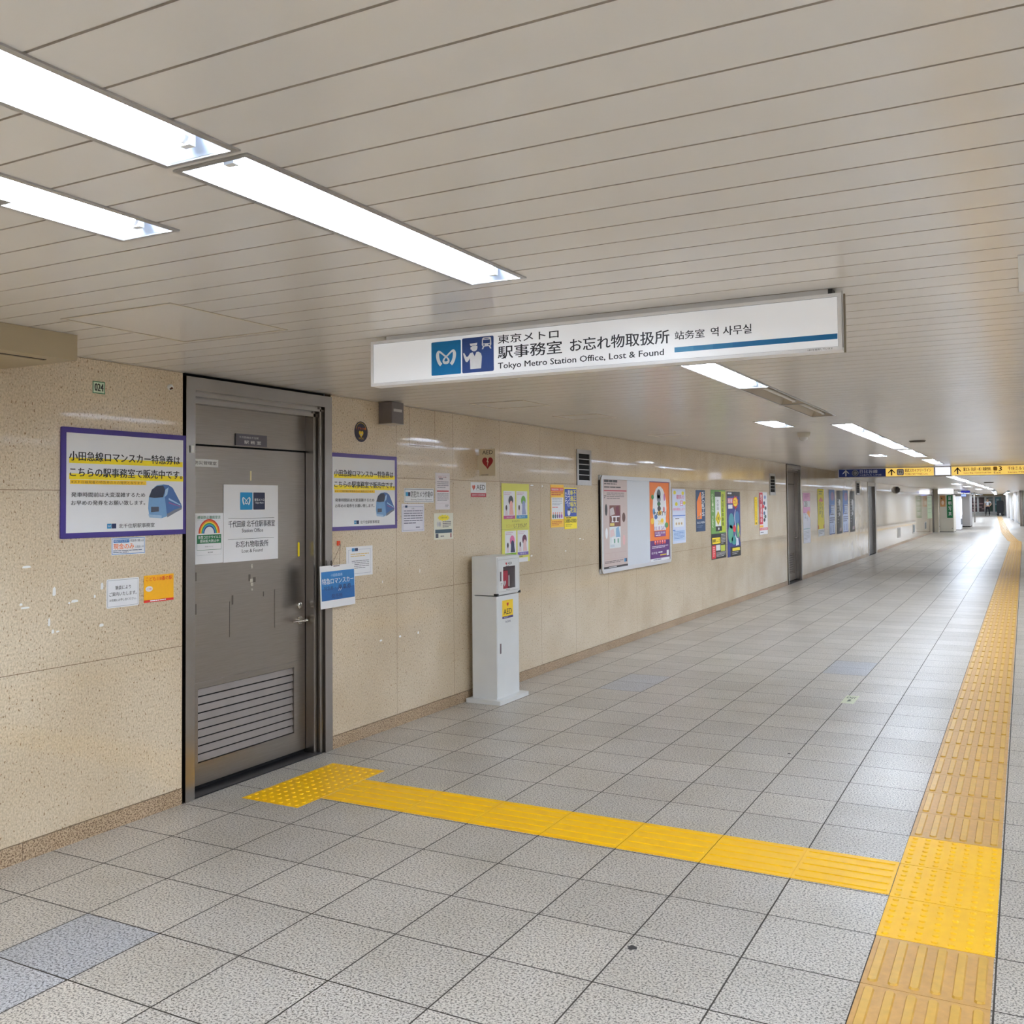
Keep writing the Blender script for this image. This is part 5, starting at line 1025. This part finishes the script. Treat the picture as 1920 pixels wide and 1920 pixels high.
for (a, c_, p, q) in ((-.26, .26, -.29, -.235), (-.26, .26, .235, .29), (-.26, -.225, -.235, .235), (.225, .26, -.235, .235)): b.box(a, c_, p, q, -.004, .004, M_PLAST)
b.build('flange', t); b = MB(); b.box(-.225, .225, -.235, .235, .01, .02, mat('dark_glass', (20, 34, 44), .1)); b.build('glass', t); tag(t, 'white-rimmed dark glass unit in the ceiling at the right edge', 'ceiling unit')

# floor sticker, spots
s = Sheet((2.748, 8.125, .0002), (.097, -.0, 0), (0, 1, 0), 1.0, .335, .0006); s.U = Vector((1, 0, 0)); s.W = .1; s.N = Vector((0, 0, 1))
s.text('lettering', P(70, 84, 60), 'EXIT', .15, .62, .85, .85, 1, .02); s.ell('pictogram', P(60, 76, 50), .5, .3, .25, .1, 1, 3); s.rect('pictogram', P(60, 76, 50), .4, .35, .6, .5, 1)
o = finish(s, 'floor_sticker', P(206, 210, 178), 'small pale green sticker on the floor by the guide line', 'sticker')
for (x, y, r, lab) in ((2.795, 3.352, .017, 'flattened black gum spot in the foreground tile'), (2.72, 6.357, .010, 'small dark gum spot on the tiles in mid passage')):
    b = MB(); pts = [(x+r*(1+.25*math.sin(3*k))*math.cos(2*math.pi*k/14), y+r*(1+.2*math.cos(5*k))*math.sin(2*math.pi*k/14)) for k in range(14)]
    b.prism(pts, 0.0, .0008, mat('old_gum', (58, 54, 52), .7)); o = b.build('gum_spot'); place(o, (x, y, 0)); tag(o, lab, 'stain')

# ------------------------------------------------------------------ far end: booth, machines, posts
t = empty('photo_booth', (.57, 54.5, 0)); b = MB(); cb = mat('booth_cream', (214, 208, 194), .4); b.box(-.33, .33, -.8, .8, .03, 1.88, cb, .02); b.build('booth_body', t); b = MB(); b.box(-.34, .32, -.78, .78, 0, .03, M_DARK); b.build('plinth', t)
s = Sheet((.02, -.806, .73), (1, 0, 0), (0, 0, 1), .27, 1.15, .0, step=.003); s.N = Vector((0, -1, 0)); s.rect('green_sign', P(14, 120, 64), 0, 0, 1, 1, 1); s.vtext('green_sign', WP, '証明写真', .28, .04, .78, .95, 2, .02, .25); s.finish(t)
s = Sheet((-.29, -.806, 1.30), (1, 0, 0), (0, 0, 1), .25, .56, .0, step=.003); s.N = Vector((0, -1, 0)); s.rect('small_poster', P(206, 150, 96), 0, 0, 1, 1, 1); s.ell('small_poster', P(70, 90, 50), .3, .75, .14, .08, 2); s.ell('small_poster', P(240, 220, 200), .5, .35, .25, .2, 2); s.finish(t)
b = MB(); b.box(.23, .27, -.803, -.80, .18, .21, P(50, 50, 54)); b.build('vent_slot', t); tag(t, 'cream photo booth with a vertical green sign', 'photo booth')
t = empty('vending_machine', (.60, 58.4, 0)); b = MB(); b.box(-.4, .40, -.7, .7, .03, 1.83, mat('machine_white', (232, 236, 244), .35, emit=.1), .02); b.build('case', t); b = MB(); b.box(.40, .41, -.6, .6, .8, 1.7, mat('machine_window_glow', (235, 240, 255), .3, emit=1.6)); b.build('display_window', t); b = MB()
for k in range(3): b.box(.40, .43, -.5+.35*k, -.3+.35*k, .3, .6, P(120, 124, 130))
b.build('delivery_flap', t); b = MB(); b.box(-.38, .39, -.68, .68, 0, .03, M_DARK); b.build('plinth', t); tag(t, 'white vending machine right behind the photo booth', 'vending machine')
t = empty('coin_locker', (.62, 65.3, 0)); b = MB(); b.box(-.45, .56, -1.3, 1.3, .06, 1.98, mat('locker_grey', (190, 190, 192), .35), .02); b.build('case', t); b = MB(); b.box(-.40, -.395, -1.31, -1.3, .1, 1.9, M_DARK); b.box(-.05, -.04, -1.306, -1.3, .1, 1.9, P(150, 150, 152)); b.build('door_seam', t); b = MB(); b.box(-.43, .54, -1.28, 1.28, 0, .06, M_DARK); b.build('plinth', t); tag(t, 'grey tall machine, last of the three along the wall', 'machine')
b = MB(); b.box(.8, .9, 77.8, 77.9, 0, ZF, M_STEELF); o = b.build('steel_post'); place(o, (.85, 77.85, 0)); tag(o, 'thin dark steel post past the last machine', 'post')
t = empty('wall_light', (.2, 55.6, 1.9)); b = MB(); b.box(-.2, .62, -.3, -.2, .06, .26, P(200, 200, 204)); b.build('case', t); b = MB(); b.box(-.19, .61, -.31, -.3, .07, .25, mat('white_panel_glow', (240, 244, 255), .4, emit=2.2)); b.build('diffuser', t); tag(t, 'bright white lit panel above the photo booth', 'light panel')
b = MB(); b.box(0, .20, 53.52, 53.68, 0, ZF-.001, mat('cream_pillar', (214, 204, 184), .35)); o = b.build('corner_pillar'); place(o, (.1, 53.6, 0)); tag(o, 'narrow cream pillar at the left side of the booth', 'pillar')
for k, (x, y) in enumerate(((3.55, 77), (3.15, 88), (2.75, 99))):
    b = MB(); b.tube([(x, y, 0), (x, y, ZF)], .16, mat('white_column', (230, 230, 232), .3), 16); o = b.build('round_column', smooth=True); place(o, (x, y, 0)); tag(o, 'white column by the far right wall, '+['nearest', 'middle', 'farthest'][k], 'column', 'far columns')
for k, (x, y) in enumerate(((4.25, 60), (3.95, 66.5))):
    b = MB(); b.tube([(x, y, 0), (x, y, ZF)], .14, M_STEELF, 16); o = b.build('steel_column', smooth=True); place(o, (x, y, 0)); tag(o, 'shiny steel column at the far right edge, '+['nearer', 'farther'][k], 'column', 'steel columns')

# covered trolley
t = empty('covered_trolley', (1.86, 110.6, 0)); bk = mat('black_cover', (24, 24, 28), .6, var=.2, scale=5); b = MB()
b.prism([(-.30, .25), (.28, .25), (.33, .6), (.33, 1.45), (.25, 1.55), (-.25, 1.55), (-.32, 1.45), (-.34, .6)], -.25, .25, bk, 'y'); b.build('cover', t)
for xx in (-.22, .2):
    b = MB(); b.tube([(xx, -.2, .12), (xx, .2, .12)], .12, bk, 14); b.build('wheel', t)
b = MB(); b.tube([(-.02, -.24, .18), (-.02, -.27, .18)], .09, P(226, 226, 226), 16); b.build('round_badge', t); b = MB(); b.box(-.2, .22, -.1, .1, .1, .27, bk); b.build('chassis', t); tag(t, 'black covered trolley with a white round badge at the far end', 'trolley')

# ------------------------------------------------------------------ the distant person
def skin(name, V, E, m, parent, sub=2):
    me = bpy.data.meshes.new(name); me.from_pydata([v[:3] for v in V], E, []); o = bpy.data.objects.new(name, me); C.objects.link(o)
    md = o.modifiers.new('skin', 'SKIN'); md.use_smooth_shade = True
    for i, v in enumerate(V):
        sv = me.skin_vertices[0].data[i]; r = v[3]; sv.radius = r if isinstance(r, tuple) else (r, r); sv.use_root = (i == 0)
    sb = o.modifiers.new('sub', 'SUBSURF'); sb.levels = sub; sb.render_levels = sub
    bpy.context.view_layer.update(); me2 = bpy.data.meshes.new_from_object(o.evaluated_get(bpy.context.evaluated_depsgraph_get())); bpy.data.objects.remove(o)
    me2.materials.clear(); me2.materials.append(m); me2.name = name
    for p in me2.polygons: p.use_smooth = True
    o = bpy.data.objects.new(name, me2); C.objects.link(o); o.parent = parent; return o
def person(x, y, k=1.03):
    t = empty('person', (x, y, 0)); sk = mat('skin', (214, 170, 140), .5, var=.03); sh_ = mat('white_shirt', (232, 234, 238), .6); tr_ = mat('navy_trousers', (26, 26, 36), .7); hr = mat('black_hair', (24, 20, 18), .5, var=.2, scale=80)
    # body (skin), faces the camera; right arm bent with the hand on the hip, left arm down
    V = [(0, 0, .95, (.14, .09)), (0, 0, 1.12, (.125, .085)), (0, 0, 1.30, (.15, .095)), (0, 0, 1.42, (.13, .08)), (0, -.005, 1.49, .052), (0, -.01, 1.56, .058), (0, -.02, 1.64, (.074, .09)), (0, -.015, 1.71, (.066, .082)),
         (.17, 0, 1.40, .052), (.30, .02, 1.18, .040), (.23, -.10, 1.02, .030), (.19, -.13, .99, .026),
         (-.17, 0, 1.40, .052), (-.25, .01, 1.15, .040), (-.28, -.04, .92, .030), (-.285, -.06, .86, .026),
         (.10, 0, .86, .088), (.13, -.01, .50, .056), (.14, .01, .10, .038), (.15, -.10, .035, .035),
         (-.10, 0, .86, .088), (-.14, -.01, .50, .056), (-.17, .01, .10, .038), (-.18, -.10, .035, .035)]
    E = [(0, 1), (1, 2), (2, 3), (3, 4), (4, 5), (5, 6), (6, 7), (3, 8), (8, 9), (9, 10), (10, 11), (3, 12), (12, 13), (13, 14), (14, 15), (0, 16), (16, 17), (17, 18), (18, 19), (0, 20), (20, 21), (21, 22), (22, 23)]
    skin('body', V, E, sk, t)
    V = [(0, 0, .99, (.155, .105)), (0, 0, 1.12, (.142, .10)), (0, 0, 1.30, (.165, .11)), (0, 0, 1.42, (.145, .09)), (.18, 0, 1.40, .064), (.26, .01, 1.26, .056), (-.18, 0, 1.40, .064), (-.23, .005, 1.24, .056)]
    skin('shirt', V, [(0, 1), (1, 2), (2, 3), (3, 4), (4, 5), (3, 6), (6, 7)], sh_, t)
    V = [(0, 0, .98, (.155, .105)), (0, 0, .90, (.15, .10)), (.10, 0, .80, .098), (.13, -.01, .50, .070), (.14, .01, .09, .058), (-.10, 0, .80, .098), (-.14, -.01, .50, .070), (-.17, .01, .09, .058)]
    skin('trousers', V, [(0, 1), (1, 2), (2, 3), (3, 4), (1, 5), (5, 6), (6, 7)], tr_, t)
    for s_ in ((.145, 0), (-.175, 0)):
        skin('shoe', [(s_[0], .05, .045, .045), (s_[0], -.05, .045, .048), (s_[0], -.15, .035, .036)], [(0, 1), (1, 2)], mat('black_shoe', (16, 16, 18), .4), t)
    b = MB()
    for j in range(8):
        a0_, a1_ = math.pi/2*j/8, math.pi/2*(j+1)/8
        for i in range(16):
            q = []
            for (el, az) in ((a0_, i), (a0_, i+1), (a1_, i+1), (a1_, i)):
                th = 2*math.pi*az/16; r_ = math.cos(el); q.append((.092*r_*math.cos(th), -.005+.108*r_*math.sin(th), 1.68+.115*math.sin(el)))
            b.face(q, hr)
    b.build('hair', t, smooth=True)
    f = MB(); dkm = mat('eye_dark', (30, 22, 20), .3)
    for xx in (-.03, .03): f.tube([(xx, -.108, 1.655), (xx, -.118, 1.655)], [.011, .007], dkm, 10)
    f.box(-.025, .025, -.112, -.104, 1.598, 1.606, mat('lips', (160, 90, 84), .5)); f.prism([(-.10, 1.625), (-.128, 1.622), (-.10, 1.66)], -.012, .012, sk, 'x')
    for xx in (-.082, .082): f.tube([(xx-.004, -.01, 1.63), (xx+.004, -.01, 1.67)], .014, sk, 8)
    f.build('face', t)
    for (hx, hy, hz, d) in ((.19, -.13, .99, Vector((-.6, .2, -.6))), (-.285, -.06, .86, Vector((0, -.15, -1)))):
        d = d.normalized(); side = Vector((0, 1, 0)); side = (side-d*side.dot(d)).normalized(); n_ = d.cross(side)
        p = Vector((hx, hy, hz)); V = [(*p, .024), (*(p+d*.05), (.038, .018))]; E = [(0, 1)]
        for q, (o_, l_) in enumerate(((-.030, .062), (-.010, .074), (.012, .070), (.031, .054))):
            a = p+d*.07+side*o_; c_ = a+d*l_*.5+n_*.004; e = a+d*l_+n_*.018; k0 = len(V); V += [(*a, .009), (*c_, .008), (*e, .0065)]; E += [(1, k0), (k0, k0+1), (k0+1, k0+2)]
        a = p+d*.03-side*.04; e = p+d*.065-side*.058; k0 = len(V); V += [(*a, .010), (*e, .008)]; E += [(1, k0), (k0, k0+1)]
        skin('hand', V, E, sk, t, 1)
    t.scale = (k*1.04, k, k); tag(t, 'person in a white shirt and dark trousers standing far away, hand on hip', 'person')
person(.72, 110.3)
